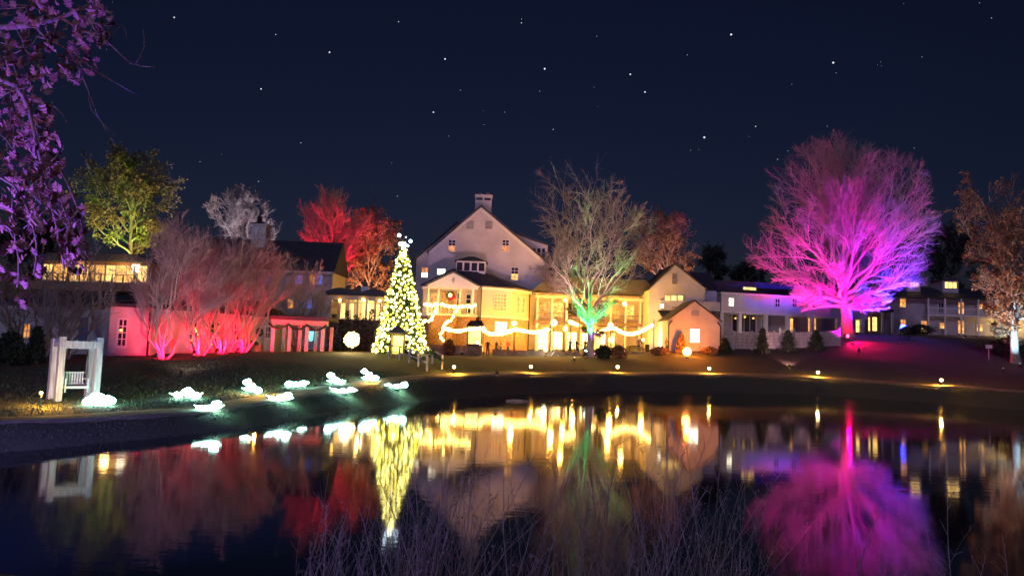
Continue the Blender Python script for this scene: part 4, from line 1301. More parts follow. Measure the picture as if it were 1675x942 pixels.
for i, (bx, Y, cr, lab) in enumerate((
        (30, 44, (20, 470, 60, 62), "dark multi-stem tree at the photo's left edge behind the swing"),
        (84, 43, (78, 468, 52, 60), "dark multi-stem tree directly above the swing's left post"),
        (108, 45, (135, 462, 60, 58), "dark multi-stem tree between the swing and the cottage door"))):
    tree("crape_myrtle", lab, 90 + i, bx, Y, cr, (8, 7, 8, 6), 0.085, group="dark small trees by the swing", stems=2, tw=1.0, lobes=0.2, spread=(0.3, 0.9), up=0.25)

# small evergreen shrubs
def shrub(px, Y, top_py, wpx, label, material=DARKLEAF, seed=1, cone=True, name="evergreen_shrub"):
    b = foot(px, Y)
    h = P(px, top_py, Y).z - b.z
    r = wpx * mpp(Y) / 2
    t = thing(name, label, "shrub", b)
    g = np.random.default_rng(seed)
    n = 2600
    e = g.random(n) ** 0.9
    rad = (r * (1 - e) ** 0.7 if cone else r * np.sqrt(np.clip(1 - (2 * e - 0.9) ** 2, 0.05, 1))) * (0.55 + 0.5 * g.random(n)) * (1 + 0.25 * np.sin(e * 23))
    a = g.random(n) * 6.283
    c = np.stack([np.cos(a) * rad, np.sin(a) * rad, 0.1 + e * h * 0.93], 1)
    V, Q = leaf_cards(seed, c, n, 0.11)
    link("foliage", np_mesh("foliage", V, Q), material, t)
    MB().tube([(0, 0, -0.15), (0.01, 0, h * 0.8)], [0.06, 0.02], 6).build("stem", BARK, t)
    return t
shrub(1247, 77.5, 537, 20, "small upright evergreen first along the white board fence", seed=3)
shrub(1289, 79, 541, 22, "small evergreen at the middle of the white board fence", seed=4)
shrub(1335, 80.5, 541, 26, "small evergreen near the purple oak end of the white fence", seed=5)
shrub(1186, 76, 555, 18, "low evergreen at the orange shed corner", seed=6)
shrub(1114, 76.0, 548, 15, "rusty conical shrub before the orange shed wall", DRYLEAF, seed=7)
shrub(60, 40, 538, 24, "dark columnar evergreen left of the swing", seed=8)
shrub(18, 39, 545, 36, "dark round bush at the photo's left edge", seed=9, cone=False)
shrub(1506, 103, 532, 40, "wide dark hedge bush before the lodge, beside the blue lamp", seed=10, cone=False)
shrub(1644, 78, 556, 60, "dark bush under the right-edge brown tree", seed=12, cone=False)
shrub(735, 79, 556, 16, "orange-lit shrub at the foot of the portico stairs", DRYLEAF, seed=13, cone=False)
for i, (px, w_, lab) in enumerate(((988, 24, "frosty low shrub just right of the centre tree trunk"), (1012, 22, "low magenta-lit shrub between trunk and veranda steps"), (1161, 24, "low rusty ground shrub along the orange shed's front"), (1080, 26, "low shrub beside the veranda's end steps"))):
    shrub(px, 74 if px < 1060 else 75.2, 571 - (4 if px < 1020 else 0), w_, lab, DRYLEAF if i else DARKLEAF, seed=20 + i, cone=False, name="low_shrub")

# ------------------------------------------------------------------ the walk-through lit spruce
XY = 55.0
xb = foot(656, XY)
xt = thing("christmas_tree", "tall cone-shaped spruce covered in warm white bulbs with starry top", "christmas tree", xb)
H = P(660, 396, XY).z - xb.z
RB_ = 43 * mpp(XY)
xlean = P(660, 396, XY).x - xb.x
g = np.random.default_rng(7)
def cone_pts(n, deep, hp=1.0):
    e = 1 - np.sqrt(1 - g.random(n) * 0.998)          # denser low down
    e = np.clip(e * hp, 0, 1)
    a = g.random(n) * 6.283
    rad = RB_ * (1 - e) ** 0.92 * (1 - deep * g.random(n)) * (1 + 0.06 * np.sin(e * 40) + 0.07 * np.sin(7 * a + e * 31) + 0.05 * np.sin(13 * a - e * 17)) + 0.06
    return np.stack([np.cos(a) * rad + xlean * e, np.sin(a) * rad, 0.25 + e * (H - 0.25)], 1), a, e
def arch(c):
    """the walk-through opening on the pond side"""
    return (np.abs(c[:, 0] + 0.02) < 0.62) & (c[:, 2] < 2.15 - 0.9 * np.abs(c[:, 0])) & (c[:, 1] < 0.4)
c, a, e = cone_pts(24000, 0.55)
k = ~arch(c)
c, a = c[k], a[k]
n = len(c)
d = np.stack([np.cos(a), np.sin(a), -0.35 + 0.3 * g.random(n)], 1) + g.normal(size=(n, 3)) * 0.45
d /= np.linalg.norm(d, axis=1)[:, None]
s_ = np.cross(d, g.normal(size=(n, 3))); s_ /= np.linalg.norm(s_, axis=1)[:, None]
ln = g.uniform(0.12, 0.28, n)[:, None]
V = np.stack([c - s_ * 0.035, c + s_ * 0.035, c + d * ln], 1).reshape(-1, 3)
link("foliage", np_mesh("foliage", V, np.arange(3 * n).reshape(n, 3), tri=True), NEEDLE, xt)
MB().tube([(0, 0, -0.2), (xlean * 0.5, 0, H * 0.5), (xlean, 0, H)], [0.16, 0.1, 0.03], 8).build("trunk", BARK, xt)
c, a, e = cone_pts(1500, 0.10)
c = c[~arch(c)]
keep = []
for p in c:                                            # keep the bulbs apart
    if all((p - q).dot(p - q) > 0.19 ** 2 for q in keep):
        keep.append(p)
keep = np.array(keep)
front = np.argsort(keep[:, 1])
bulb_me = MB().ball((0, 0, 0), 1.0, 8).mesh("bulb"); bulb_me.materials.append(E_BULB)
bulb_me2 = MB().ball((0, 0, 0), 1.0, 8).mesh("bulb"); bulb_me2.materials.append(E_BULBY)
rg = random.Random(2)
for i in front[:300]:
    o = link("bulb", bulb_me if rg.random() < 0.62 else bulb_me2, None, xt)
    o.location = keep[i]
    o.scale = [rg.uniform(0.06, 0.11)] * 3
m = MB()
for i in front[300:]:
    m.ball(keep[i], rg.uniform(0.05, 0.085), 6)
if len(front) > 300:
    o = m.build("bulbs", E_BULB, xt); o["kind"] = "stuff"
# topper: spikes with cool bulbs
tp = Vector((xlean, 0, H))
m = MB()
for k in range(14):
    an = k * 2.4; el = -0.3 + 1.7 * (k / 13)
    dv = Vector((math.cos(an) * math.cos(el), math.sin(an) * math.cos(el), math.sin(el)))
    m.tube([tp, tp + dv * rg.uniform(0.35, 0.62)], [0.025, 0.008], 4)
m.build("star_topper", METAL, xt)
for px, py, r_ in ((653, 385, 0.14), (671.5, 394.5, 0.13), (655, 399, 0.15), (661, 399, 0.15), (664, 388, 0.05), (667, 402, 0.1)):
    q = P(px, py, XY - 0.2) - xb
    MB().ball(q, r_, 10).build("top_bulb", E_COOL, xt, True)
for i in range(26):
    an = rg.random() * 6.28; h = rg.uniform(0.86, 1.0)
    q = (math.cos(an) * RB_ * (1 - h) * 0.9 + xlean * h, -abs(math.sin(an)) * RB_ * (1 - h) * 0.9 - 0.03, H * h)
    MB().ball(q, rg.uniform(0.07, 0.11), 8).build("upper_bulb", E_BULB, xt, True)
# little lit gatehouse standing in the opening
gh = thing("lit_gatehouse", "tiny dark-roofed gate hut glowing yellow inside the spruce's base", "hut", xb + Vector((0.02, -1.75, 0)))
MB().box(-0.5, -0.42, -0.35, 0.35, 0, 1.75).box(0.42, 0.5, -0.35, 0.35, 0, 1.75).box(-0.42, 0.42, 0.3, 0.35, 0, 1.75).build("wall", WOOD, gh)
MB().prism([(-0.68, 1.7), (0.68, 1.7), (0, 2.3)], -0.5, 0.45).build("roof", SLATE, gh)
MB().box(-0.36, 0.36, 0.26, 0.295, 0.25, 1.5).build("lit_panel", E_BULBY, gh)
lamp('POINT', "gatehouse_light", gh, (0, -0.05, 1.3), (1, 0.8, 0.25), 12, 0.1)

# ------------------------------------------------------------------ lamps that colour the trees and walls
MAG, REDL, BLUEL, GRN = (1.0, 0.06, 0.62), (1.0, 0.03, 0.12), (0.12, 0.10, 1.0), (0.08, 1.0, 0.22)
def gpt(px, Y, dz=0.0):
    f = foot(px, Y)
    return Vector((f.x, f.y, f.z + dz))
flood("flood_lamp", "red flood lamp on the grass at the purple oak's trunk", gpt(1392, 86), PB + Vector((-0.5, 0, 6)), (1.0, 0.0, 0.06), 3000, 110, 0.6, (1, 0.1, 0.2), 4)
flood("flood_lamp", "magenta flood lamp left of the purple oak's trunk", gpt(1405, 79), PB + Vector((-0.3, 0, 11)), (0.80, 0.0, 0.66), 30000, 74, 0.7, (1, 0.1, 0.8), 4)
flood("flood_lamp", "bright blue flood lamp on the lawn right of the purple oak", gpt(1480, 88), PB + Vector((0, 0, 11)), (0.06, 0.03, 1.0), 46000, 120, 0.7, (0.012, 0.02, 1), 40, scale=4.0)
flood("flood_lamp", "violet flood lamp hidden behind the board fence end", gpt(1325, 87), PB + Vector((-5, 0, 12)), (0.95, 0.03, 0.50), 15000, 110, 0.7, (0.8, 0.3, 1), 4)
flood("flood_lamp", "red flood lamp grazing the lawn under the purple oak", gpt(1384, 87), gpt(1450, 82), (1.0, 0.0, 0.10), 4200, 130, 0.8, (1, 0.1, 0.2), 4, scale=2.2)
flood("flood_lamp", "green flood lamp at the foot of the centre tree", gpt(958, 74.3), CB + Vector((0.4, 0.2, 9)), (0.03, 1.0, 0.14), 16000, 56, 0.5, (0.7, 1, 0.8), 18, scale=1.8)
flood("flood_lamp", "violet flood lamp close to the centre tree trunk", gpt(974, 75.0), CB + Vector((-0.1, 0.0, 7)), (0.4, 0.08, 1.0), 2200, 40, 0.6, (0.8, 0.5, 1), 10)
flood("flood_lamp", "pink flood lamp right of the centre tree", gpt(1022, 74), CB + Vector((2.5, 0.5, 5)), (1.0, 0.10, 0.6), 2600, 60, 0.7, (1, 0.6, 0.9), 18, scale=1.6)
flood("flood_lamp", "added fill lamp on the lawn washing the centre tree crown", gpt(940, 70), CB + Vector((0, 0, 15)), (1.0, 0.62, 0.60), 9000, 60, 0.8, (1, 0.8, 0.6), 6)  # added lamp standing in for terrace light on the crown
for i, (bx, Y) in enumerate(((268, 46.5), (328, 50), (364, 53), (397, 55.5))):
    b = MYR[i]
    flood("flood_lamp", ("first", "second", "third", "fourth")[i] + " red flood lamp from the left under the crape myrtles", Vector((b.x + 0.15, b.y - 1.3, terr(b.x + 0.15, b.y - 1.3))), b + Vector((0.1, 2.5, 1.6)), (1.0, 0.002, 0.03), 2600, 114, 0.7, (1, 0.1, 0.15), 3, group="red lamps under the crape myrtles")
flood("flood_lamp", "added pinkish fill lamp on the lawn before the crape myrtles", gpt(300, 36), gpt(330, 52, 6.4), (1.0, 0.56, 0.70), 3300, 60, 0.8, (1, 0.7, 0.8), 3)  # added lamp that lifts the myrtle crowns to mauve
flood("flood_lamp", "red flood lamp at the tall red tree's root", gpt(556, 89.5), P(536, 395, 93), (1.0, 0.012, 0.06), 34000, 74, 0.6, (1, 0.1, 0.1), 6)
flood("flood_lamp", "green flood lamp under the yellow-green tree", gpt(196, 107), P(196, 320, 112), (0.30, 1.0, 0.06), 16000, 40, 0.8, (0.6, 1, 0.4), 4)
flood("flood_lamp", "amber flood lamp under the yellow-green tree", gpt(225, 104), P(215, 310, 112), (1.0, 0.66, 0.24), 17000, 75, 0.8, (1, 0.7, 0.3), 4)
flood("flood_lamp", "pale flood lamp below the grey bare tree", gpt(405, 111), P(402, 350, 118), (0.78, 0.66, 0.90), 34000, 60, 0.8, (0.8, 0.8, 1), 4)
flood("flood_lamp", "amber flood lamp below the rusty brown tree", gpt(598, 98), P(600, 415, 104), (1.0, 0.38, 0.18), 16000, 75, 0.8, (1, 0.6, 0.3), 4)
flood("flood_lamp", "amber flood lamp behind the veranda wing", gpt(1085, 106), P(1090, 405, 112), (1.0, 0.42, 0.26), 12000, 75, 0.8, (1, 0.6, 0.3), 4)
flood("flood_lamp", "icy blue flood lamp under the right-edge brown tree", gpt(1668, 71), RB + Vector((-0.2, 0, 4.5)), (0.35, 0.65, 1.0), 5000, 80, 0.8, (0.6, 0.8, 1), 6)
flood("flood_lamp", "amber flood lamp behind the bush at the right edge", gpt(1640, 68), RB + Vector((0, 0, 11)), (1.0, 0.52, 0.40), 4800, 75, 0.8, (1, 0.7, 0.5), 4)
# added lamps that brighten the walls, no such fixtures known
flood("added_wall_lamp", "added mauve fill lamp on the lawn before the inn", gpt(815, 50), P(790, 366, 95), (1.0, 0.54, 0.84), 14000, 27, 0.6, (0.9, 0.8, 1), 3)  # added to give the gable its even mauve tone
flood("added_wall_lamp", "added pale fill lamp behind the lit spruce", gpt(668, 79), P(735, 395, 95), (1.0, 0.56, 0.34), 2600, 40, 0.7, (1, 0.8, 0.8), 3)
flood("added_wall_lamp", "added amber fill lamp by the pavilion's stone wall", gpt(792, 80.5), P(812, 490, 87), (1.0, 0.43, 0.10), 1500, 95, 0.8, (1, 0.7, 0.4), 6)
flood("added_wall_lamp", "added amber fill lamp at the foot of the portico stairs", gpt(756, 79), P(735, 480, 88), (1.0, 0.46, 0.11), 1500, 90, 0.8, (1, 0.7, 0.4), 6)
flood("added_wall_lamp", "added amber fill lamp at the inn's right corner", gpt(868, 84), P(874, 480, 95), (1.0, 0.44, 0.08), 3600, 80, 0.8, (1, 0.7, 0.4), 6)
flood("added_wall_lamp", "added white fill lamp on the lawn before the white gabled house", gpt(1072, 80), P(1108, 462, 88), (1.0, 0.72, 0.66), 900, 110, 0.7, (1, 0.9, 0.8), 4)
flood("added_wall_lamp", "added white fill lamp behind the board fence", gpt(1240, 88), P(1262, 500, 96), (1.0, 0.62, 0.45), 600, 130, 0.8, (1, 0.9, 0.8), 4)
flood("added_wall_lamp", "added pink fill lamp on the grass facing the board fence", gpt(1292, 71), P(1285, 538, 82), (1.0, 0.42, 0.46), 2000, 58, 0.8, (1, 0.8, 0.8), 3)
flood("added_wall_lamp", "added mauve fill lamp before the guest lodge gallery", gpt(1580, 96), P(1570, 510, 107), (0.7, 0.42, 0.75), 300, 130, 0.8, (1, 0.8, 0.8), 3)

# ------------------------------------------------------------------ glowing lawn sculptures
sc_px = [
    ("lobed glowing white sculpture beside the swing's right post", 162, 664, [(145, 657, 10), (158, 651, 12), (178, 655, 10), (163, 659, 10)]),
    ("glowing white sculpture upper of the pair right of the swing", 306, 653, [(291, 646, 7), (306, 641, 9), (320, 647, 7)]),
    ("glowing white sculpture lower of the pair right of the swing", 341, 674, [(327, 668, 7), (341, 667, 7), (354, 661, 8)]),
    ("tall-necked glowing white sculpture by the orange path pool", 412, 643, [(404, 625, 7), (410, 633, 8), (421, 638, 7)]),
    ("flat slanting glowing sculpture on the pond rim below the tall-necked one", 458, 657, [(446, 653, 6), (459, 651, 7), (471, 646, 6)]),
    ("symmetrical two-lobed glowing sculpture at the middle of the lawn row", 485, 634, [(473, 628, 6), (484, 629, 6), (496, 627, 6)]),
    ("slanting glowing white sculpture before the bright ball lamp", 550, 629, [(541, 614, 6), (549, 621, 6), (558, 625, 5)]),
    ("flat glowing white sculpture on the pond rim, second from the railing", 562, 645, [(549, 642, 5), (562, 640, 6), (574, 637, 5)]),
    ("slanting glowing white sculpture farthest up the lawn", 606, 623, [(596, 607, 5), (604, 613, 6), (614, 618, 5)]),
    ("flat glowing white sculpture nearest the ramp railing on the rim", 648, 637, [(636, 634, 5), (648, 632, 5), (661, 629, 6)]),
]
for i, (lab, bx, by, lobes) in enumerate(sc_px):
    b = ground(bx, by)
    t = thing("light_sculpture", lab, "light sculpture", b, 0, "glowing sculptures on the lawn")
    rg = random.Random(i)
    for px, py, r_ in lobes:
        q = P(px, py, b.y) - b
        s = r_ * mpp(b.y) * 0.86
        q.z = max(q.z, s * 0.55)
        m = MB().ball((0, 0, 0), s, 14, 1.15, 1.0, 0.86)
        for vi, v in enumerate(m.v):
            vv = Vector(v)
            f = 1 + 0.16 * math.sin(vv.x * 9 / s * 0.35 + i) * math.sin(vv.z * 11 / s * 0.35 + px) + 0.08 * math.sin(vv.y * 17)
            m.v[vi] = tuple(vv * f + q)
        m.build("lobe", E_SCULPT, t, True)
    W0 = (lobes[-1][0] - lobes[0][0]) * mpp(b.y) * 0.62 + 0.1
    pm = MB().lathe([(0.02, 0), (0.10, 0.12), (0.13, 0.3), (0.09, 0.5), (0.01, 0.72)], (0, 0, 0), 7).mesh("petal")
    for k in range(9):
        an = k * 0.698 + rg.uniform(-0.2, 0.2)
        p_ = link("petal", pm, E_SCULPT, t)
        p_.location = (math.cos(an) * W0 * 0.55, math.sin(an) * W0 * 0.4, 0.1)
        p_.rotation_euler = (Vector((math.cos(an), math.sin(an) * 0.7, rg.uniform(0.25, 0.6)))).to_track_quat('Z', 'Y').to_euler()
        s = W0 * rg.uniform(0.6, 0.95) / 0.9
        p_.scale = (s * 0.9, s * 0.5, s)
    MB().lathe([(0.3 * mpp(b.y) * 20, -0.05), (0.3 * mpp(b.y) * 20, 0.03), (0.1, 0.05)], (0, 0, 0), 12).build("base", METAL, t)

# path lights
for bx, by, lab in ((65, 668, "path light left of the swing frame"), (412, 648, "path light beside the tall-necked glowing sculpture"), (603, 630, "path light below the farthest glowing sculpture"),
                    (742, 614, "path light just right of the ramp railing"), (868, 612, "path light below the dining pavilion's right side"), (1010, 611, "path light below the centre tree"),
                    (1160, 613, "path light below the orange shed"), (1338, 620, "path light below the board fence"), (1540, 633, "path light on the dark right-hand rim")):
    b = ground(bx, by)
    while pond_dist(np.array([b.x]), np.array([b.y]))[0] < 1.75:
        b.y += 0.1; b.x += 0.1 * b.x / b.y
    b.z = terr(b.x, b.y)
    t = thing("path_light", lab, "path light", b, 0, "path lights round the pond")
    h = 0.5 if b.y < 40 else 0.55
    MB().tube([(0, 0, -0.1), (0, 0, h)], 0.018, 6).build("stem", METAL, t)
    k = max(0.05, 2.6 * mpp(b.y))
    MB().lathe([(0.03, h - k), (k * 0.9, h - k * 0.3), (k, h), (k * 0.75, h + k * 0.7), (0.03, h + k)], (0, 0, 0), 10).build("lens", E_PATH, t, True)
    MB().lathe([(k * 1.15, h + k * 0.8), (k * 1.1, h + k * 0.9), (0.03, h + k * 1.35)], (0, 0, 0), 12).build("cap", METAL, t)
    lamp('POINT', "path_light_beam", t, (0.1, 0.3, 0.42), (1.0, 0.46, 0.05), 170 if b.y < 40 else 300, 0.05)

# bright ball lamp on the lawn
b = gpt(575, 55)
c = P(575, 555, 55)
t = thing("ball_lamp", "large blazing warm ball lamp on the lawn left of the spruce", "lamp", b)
hb = c.z - b.z
MB().ball((0, 0, hb), 0.36, 14).build("core", emat("ball_core", (1.0, 0.55, 0.1), 3), t, True)
rg = random.Random(9)
bme = MB().ball((0, 0, 0), 1.0, 8).mesh("bulb")
for i in range(110):
    zz = 1 - 2 * (i + 0.5) / 110
    an = i * 2.39996
    rr_ = math.sqrt(1 - zz * zz)
    k = link("bulb", bme, emat("ball_bulb", (1.0, 0.64, 0.18), 5), t)
    k.location = Vector((rr_ * math.cos(an), rr_ * math.sin(an), zz)) * rg.uniform(0.44, 0.6) + Vector((0, 0, hb))
    k.scale = [rg.uniform(0.05, 0.085)] * 3
MB().tube([(0, 0, -0.1), (0, 0, hb - 0.5)], 0.05, 8).build("post", METAL, t)
lamp('POINT', "ball_lamp_light", t, (0, -0.75, hb), (1.0, 0.72, 0.34), 260, 0.4)
# orange globe before the shed
b = gpt(1124, 73.6)
c = P(1124, 575, 73.6)
t = thing("orange_globe_lamp", "blazing orange globe lamp on the ground before the shed", "lamp", b)
hb = max(c.z - b.z, 0.35)
MB().ball((0, 0, hb), 0.42, 16).build("globe", emat("orange_globe", (1.0, 0.38, 0.08), 13), t, True)
MB().lathe([(0.2, -0.1), (0.2, 0.06), (0.1, 0.12)], (0, 0, 0), 10).build("base", METAL, t)
lamp('POINT', "orange_globe_light", t, (0.1, 0.15, hb + 0.85), (1.0, 0.22, 0.01), 900, 0.25)

# ------------------------------------------------------------------ terrace before the inn
ZT = terr(*P(850, 578, 82).xy) 
def stone_wall(x0, Y0, x1, Y1, h, label, seed):
    a, b_ = P(x0, 575, Y0), P(x1, 575, Y1)
    W_ = Wall(a, b_, terr(a.x, a.y))
    W_.root = thing("stone_wall", label, "wall", (a.x, a.y, W_.zb), W_.ang)
    rg = random.Random(seed)
    m = MB()
    z = -0.2
    while z < h:
        u, hh = 0, rg.uniform(0.14, 0.24)
        while u < W_.len:
            l = min(rg.uniform(0.2, 0.5), W_.len - u + 0.02)
            j = rg.uniform(-0.03, 0.03)
            m.box(u, u + l - 0.02, -0.2 + j, 0.25, z, min(z + hh - 0.02, h))
            u += l
        z += hh
    m.build("stones", STONE, W_.root)["kind"] = "stuff"
    MB().box(-0.05, W_.len + 0.05, -0.26, 0.3, h + 0.002, h + 0.09).build("coping", STONE, W_.root)
    return W_
stone_wall(704, 79, 786, 79.5, 1.05, "fieldstone wall at the foot of the portico stairs", 1)
stone_wall(806, 80, 962, 79, 0.62, "low fieldstone terrace wall left of the centre tree", 2)
stone_wall(972, 79, 1068, 78, 0.5, "low terrace wall right of the centre tree", 3)
def string(name, label, pts_px, Y, nb, r=0.2):
    nb = int(nb * 1.1)
    pts = [P(x, y, Y) for x, y in pts_px]
    sm = smooth_line([tuple(p) for p in pts], 0.25)
    o = thing(name, label, "string lights", Vector(sm[0]), 0, "festoon strings over the terrace")
    lp = [Vector(p) - Vector(sm[0]) for p in sm]
    MB().tube(lp, 0.015, 4).build("cable", METAL, o)
    me = MB().ball((0, 0, 0), r, 8).mesh("globe")  # oversized globes imitate the bloom around small bulbs
    for i in range(nb):
        k = link("globe", me, E_FEST, o)
        k.location = lp[int((i + 0.5) / nb * (len(lp) - 1))] - Vector((0, 0, r + 0.03))
        k.scale = [random.Random(i).uniform(0.8, 1.25)] * 3
    return sm
random.seed(4)
S = [("festoon_string", "festoon string from the stair foot to the bar hut roof", [(728, 534), (748, 538), (767, 535), (790, 533)], 81, 15),
     ("festoon_string", "sagging festoon string below the pavilion's large window", [(790, 533), (797, 541), (815, 543), (830, 540), (842, 535)], 81, 17),
     ("festoon_string", "festoon string at the inn's right corner", [(842, 535), (858, 538), (872, 540), (886, 538), (900, 534)], 82, 17),
     ("festoon_string", "short tilted festoon string left of the centre tree", [(933, 523), (940, 526), (947, 529)], 82, 6),
     ("festoon_string", "festoon string right against the centre tree's trunk", [(971, 541), (982, 539), (995, 534), (1007, 534)], 81, 14),
     ("festoon_string", "deeply sagging festoon string rising to the veranda's right end", [(1007, 534), (1017, 540), (1030, 543), (1045, 540), (1057, 534), (1069, 527)], 82, 19)]
for s_ in S:
    string(*s_)
def pole(px, py, Y, label):
    b = gpt(px, Y)
    h = P(px, py, Y).z - b.z
    t = thing("string_pole", label, "pole", b, 0, "poles that carry the festoon strings")
    MB().tube([(0, 0, -0.1), (0, 0, h + 0.1)], [0.06, 0.045], 8).build("shaft", METAL, t)
    MB().ball((0, 0, h + 0.14), 0.07, 8).build("finial", METAL, t)
for px, py, Y, lab in ((728, 533, 81, "thin pole at the stair foot"), (790, 532, 81, "thin pole beside the bar hut"), (842, 534, 81.5, "thin pole below the pavilion's downpipe"), (900, 533, 82, "thin pole left of the bright lamp pair"), (1007, 533, 81.5, "thin pole right of the centre trunk"), (1069, 526, 82, "thin pole at the veranda's right end"),
                       (933, 522, 82, "thin pole under the short festoon's upper end"), (947, 528, 82, "thin pole under the short festoon's lower end")):
    pole(px, py, Y, lab)
# lamp posts with globes
def globe_post(px, py, Y, r, label, watts, col=(1, 0.42, 0.05)):
    b = gpt(px, Y)
    h = P(px, py, Y).z - b.z
    t = thing("globe_lamp", label, "lamp", b, 0, "globe lamps on the terrace")
    MB().lathe([(0.14, -0.1), (0.14, 0.1), (0.05, 0.2), (0.04, max(h - r, 0.22))], (0, 0, 0), 8).build("post", METAL, t)
    MB().ball((0, 0, h), r, 12).build("globe", E_GLOBE, t, True)
    lamp('POINT', "globe_light", t, (0, 0.3, h + r + 0.25), col, watts * 2.1, 0.25)
globe_post(840, 529, 82.5, 0.28, "big globe lamp below the pavilion's right face", 420)
globe_post(905, 528, 83, 0.36, "biggest blazing globe lamp left of the centre tree", 520)
globe_post(924, 538, 83, 0.26, "globe lamp between the biggest globe and the centre tree", 360)
globe_post(998, 532, 82.5, 0.3, "globe lamp just right of the centre tree", 420)
globe_post(1020, 497, 89, 0.26, "small globe lamp at the veranda's upper rail, right side", 160)
globe_post(922, 491, 89, 0.2, "small globe lamp at the veranda's upper rail, left side", 160)
globe_post(1052, 556, 84, 0.16, "small globe lamp before the plain yellow veranda wall", 420)
globe_post(893, 571.5, 78, 0.22, "low white globe at the terrace wall by the trestle", 60, (1, 0.9, 0.7))
globe_post(1000, 556, 85, 0.34, "low globe lamp between veranda columns right of the trunk", 620)
globe_post(940, 556, 84, 0.24, "low globe lamp between veranda columns left of the trunk", 620)
# bar hut with dark roof
b = gpt(776, 81)
t = thing("bar_hut", "small dark-roofed bar hut lit yellow below the portico", "hut", b)
zr = P(776, 534, 81).z - b.z
for x in (-0.75, 0.75):
    for y in (-0.5, 0.5):
        MB().box(x - 0.05, x + 0.05, y - 0.05, y + 0.05, -0.1, zr).build("post", WOOD, t)
MB().add([(-0.95, -0.8, zr), (0.95, -0.8, zr), (0.95, 0.8, zr), (-0.95, 0.8, zr), (-0.55, 0.1, zr + 0.65), (0.75, 0.1, zr + 0.65)], [(3, 2, 1, 0), (0, 1, 5, 4), (1, 2, 5), (2, 3, 4, 5), (3, 0, 4)]).build("roof", SLATE, t)
MB().box(-0.7, 0.7, -0.55, -0.3, 0, 1.05).box(-0.8, 0.8, -0.65, -0.25, 1.05, 1.12).build("counter", WOOD, t)
MB().box(-0.7, 0.7, 0.46, 0.5, 1.1, zr - 0.1).build("lit_panel", E_YEL, t)
b = gpt(778, 78.2)
t = thing("serving_cart", "dark serving cart with a small blue lamp by the stone wall", "cart", gpt(775, 80.3))
MB().box(-0.6, 0.6, -0.3, 0.3, 0.25, 1.2).box(-0.66, 0.66, -0.36, 0.36, 1.2, 1.27).build("cabinet", METAL, t)
for x in (-0.5, 0.5):
    for y in (-0.25, 0.25):
        MB().lathe([(0.12, 0), (0.12, 0.05)], (x, y, 0.1), 8).box(x - 0.02, x + 0.02, y - 0.02, y + 0.02, 0.0, 0.25).build("wheel", METAL, t)
MB().ball((0.4, -0.34, 1.42), 0.14, 8).build("lamp", emat("blue_cart_lamp", (0.25, 0.4, 1.0), 6), t)
# trestle by the low wall
t = thing("wooden_trestle", "small crossed wooden trestle on the lawn by the low globe", "trestle", gpt(908, 78.2))
for s_ in (-1, 1):
    for y in (-0.3, 0.3):
        MB().tube([(-0.4 * s_, y, 0), (0.32 * s_, y, 0.95)], 0.05, 6).build("leg", PALE_WOOD, t)
MB().tube([(0, -0.4, 0.55), (0, 0.4, 0.55)], 0.05, 6).build("crossbar", PALE_WOOD, t)
# tables on the terrace
for i, (px, lab) in enumerate(((815, "round dark table left of the seated corner"), (885, "round dark table under the inn's corner"), (1030, "round dark table before the plain yellow wall"))):
    t = thing("terrace_table", lab + " on the terrace", "table", gpt(px, 83.5), 0, "terrace tables")
    MB().lathe([(0.45, 0.72), (0.45, 0.76), (0.1, 0.765)], (0, 0, 0), 14).build("table_top", WOOD, t)
    MB().lathe([(0.28, 0), (0.26, 0.04), (0.04, 0.08), (0.04, 0.72)], (0, 0, 0), 10).build("pedestal", METAL, t)

# ramp railing with garland beside the spruce
rp = [ground(636, 586), ground(653, 588.5), ground(669, 593), ground(684, 599), ground(698, 607)]
rp2 = [ground(672, 584), ground(689, 588), ground(707, 595), ground(723, 604)]
for k, (pts, lab) in enumerate(((rp, "pale ramp railing leading down from the spruce to the path, near side"), (rp2, "pale ramp railing leading down from the spruce, far side"))):
    t = thing("ramp_railing", lab, "railing", pts[0])
    L0 = [p - pts[0] for p in pts]
    for p in L0:
        MB().box(p.x - 0.06, p.x + 0.06, p.y - 0.06, p.y + 0.06, p.z - 0.2, p.z + 0.95).build("post", PALE_WOOD, t)
    for hgt in (0.92, 0.5):
        MB().tube([p + Vector((0, 0.08, hgt)) for p in L0], 0.05, 6).build("rail", PALE_WOOD, t)
garland("rail_garland", "dark evergreen swag on the far ramp railing", [p + Vector((0, -0.12, 0.85 - 0.25 * abs(math.sin(i * 0.8)))) for i, p in enumerate([rp2[0].lerp(rp2[1], .0), rp2[0].lerp(rp2[1], .5), rp2[1], rp2[1].lerp(rp2[2], .5), rp2[2], rp2[2].lerp(rp2[3], .6), rp2[3]])], 0.26, seed=3)
garland("rail_garland", "dark evergreen swag drooping below the spruce's right side", [P(662, 573, 52.5), P(674, 581, 51.8), P(684, 590, 51), P(694, 586, 50.6), P(704, 582, 50.6)], 0.24, seed=4)
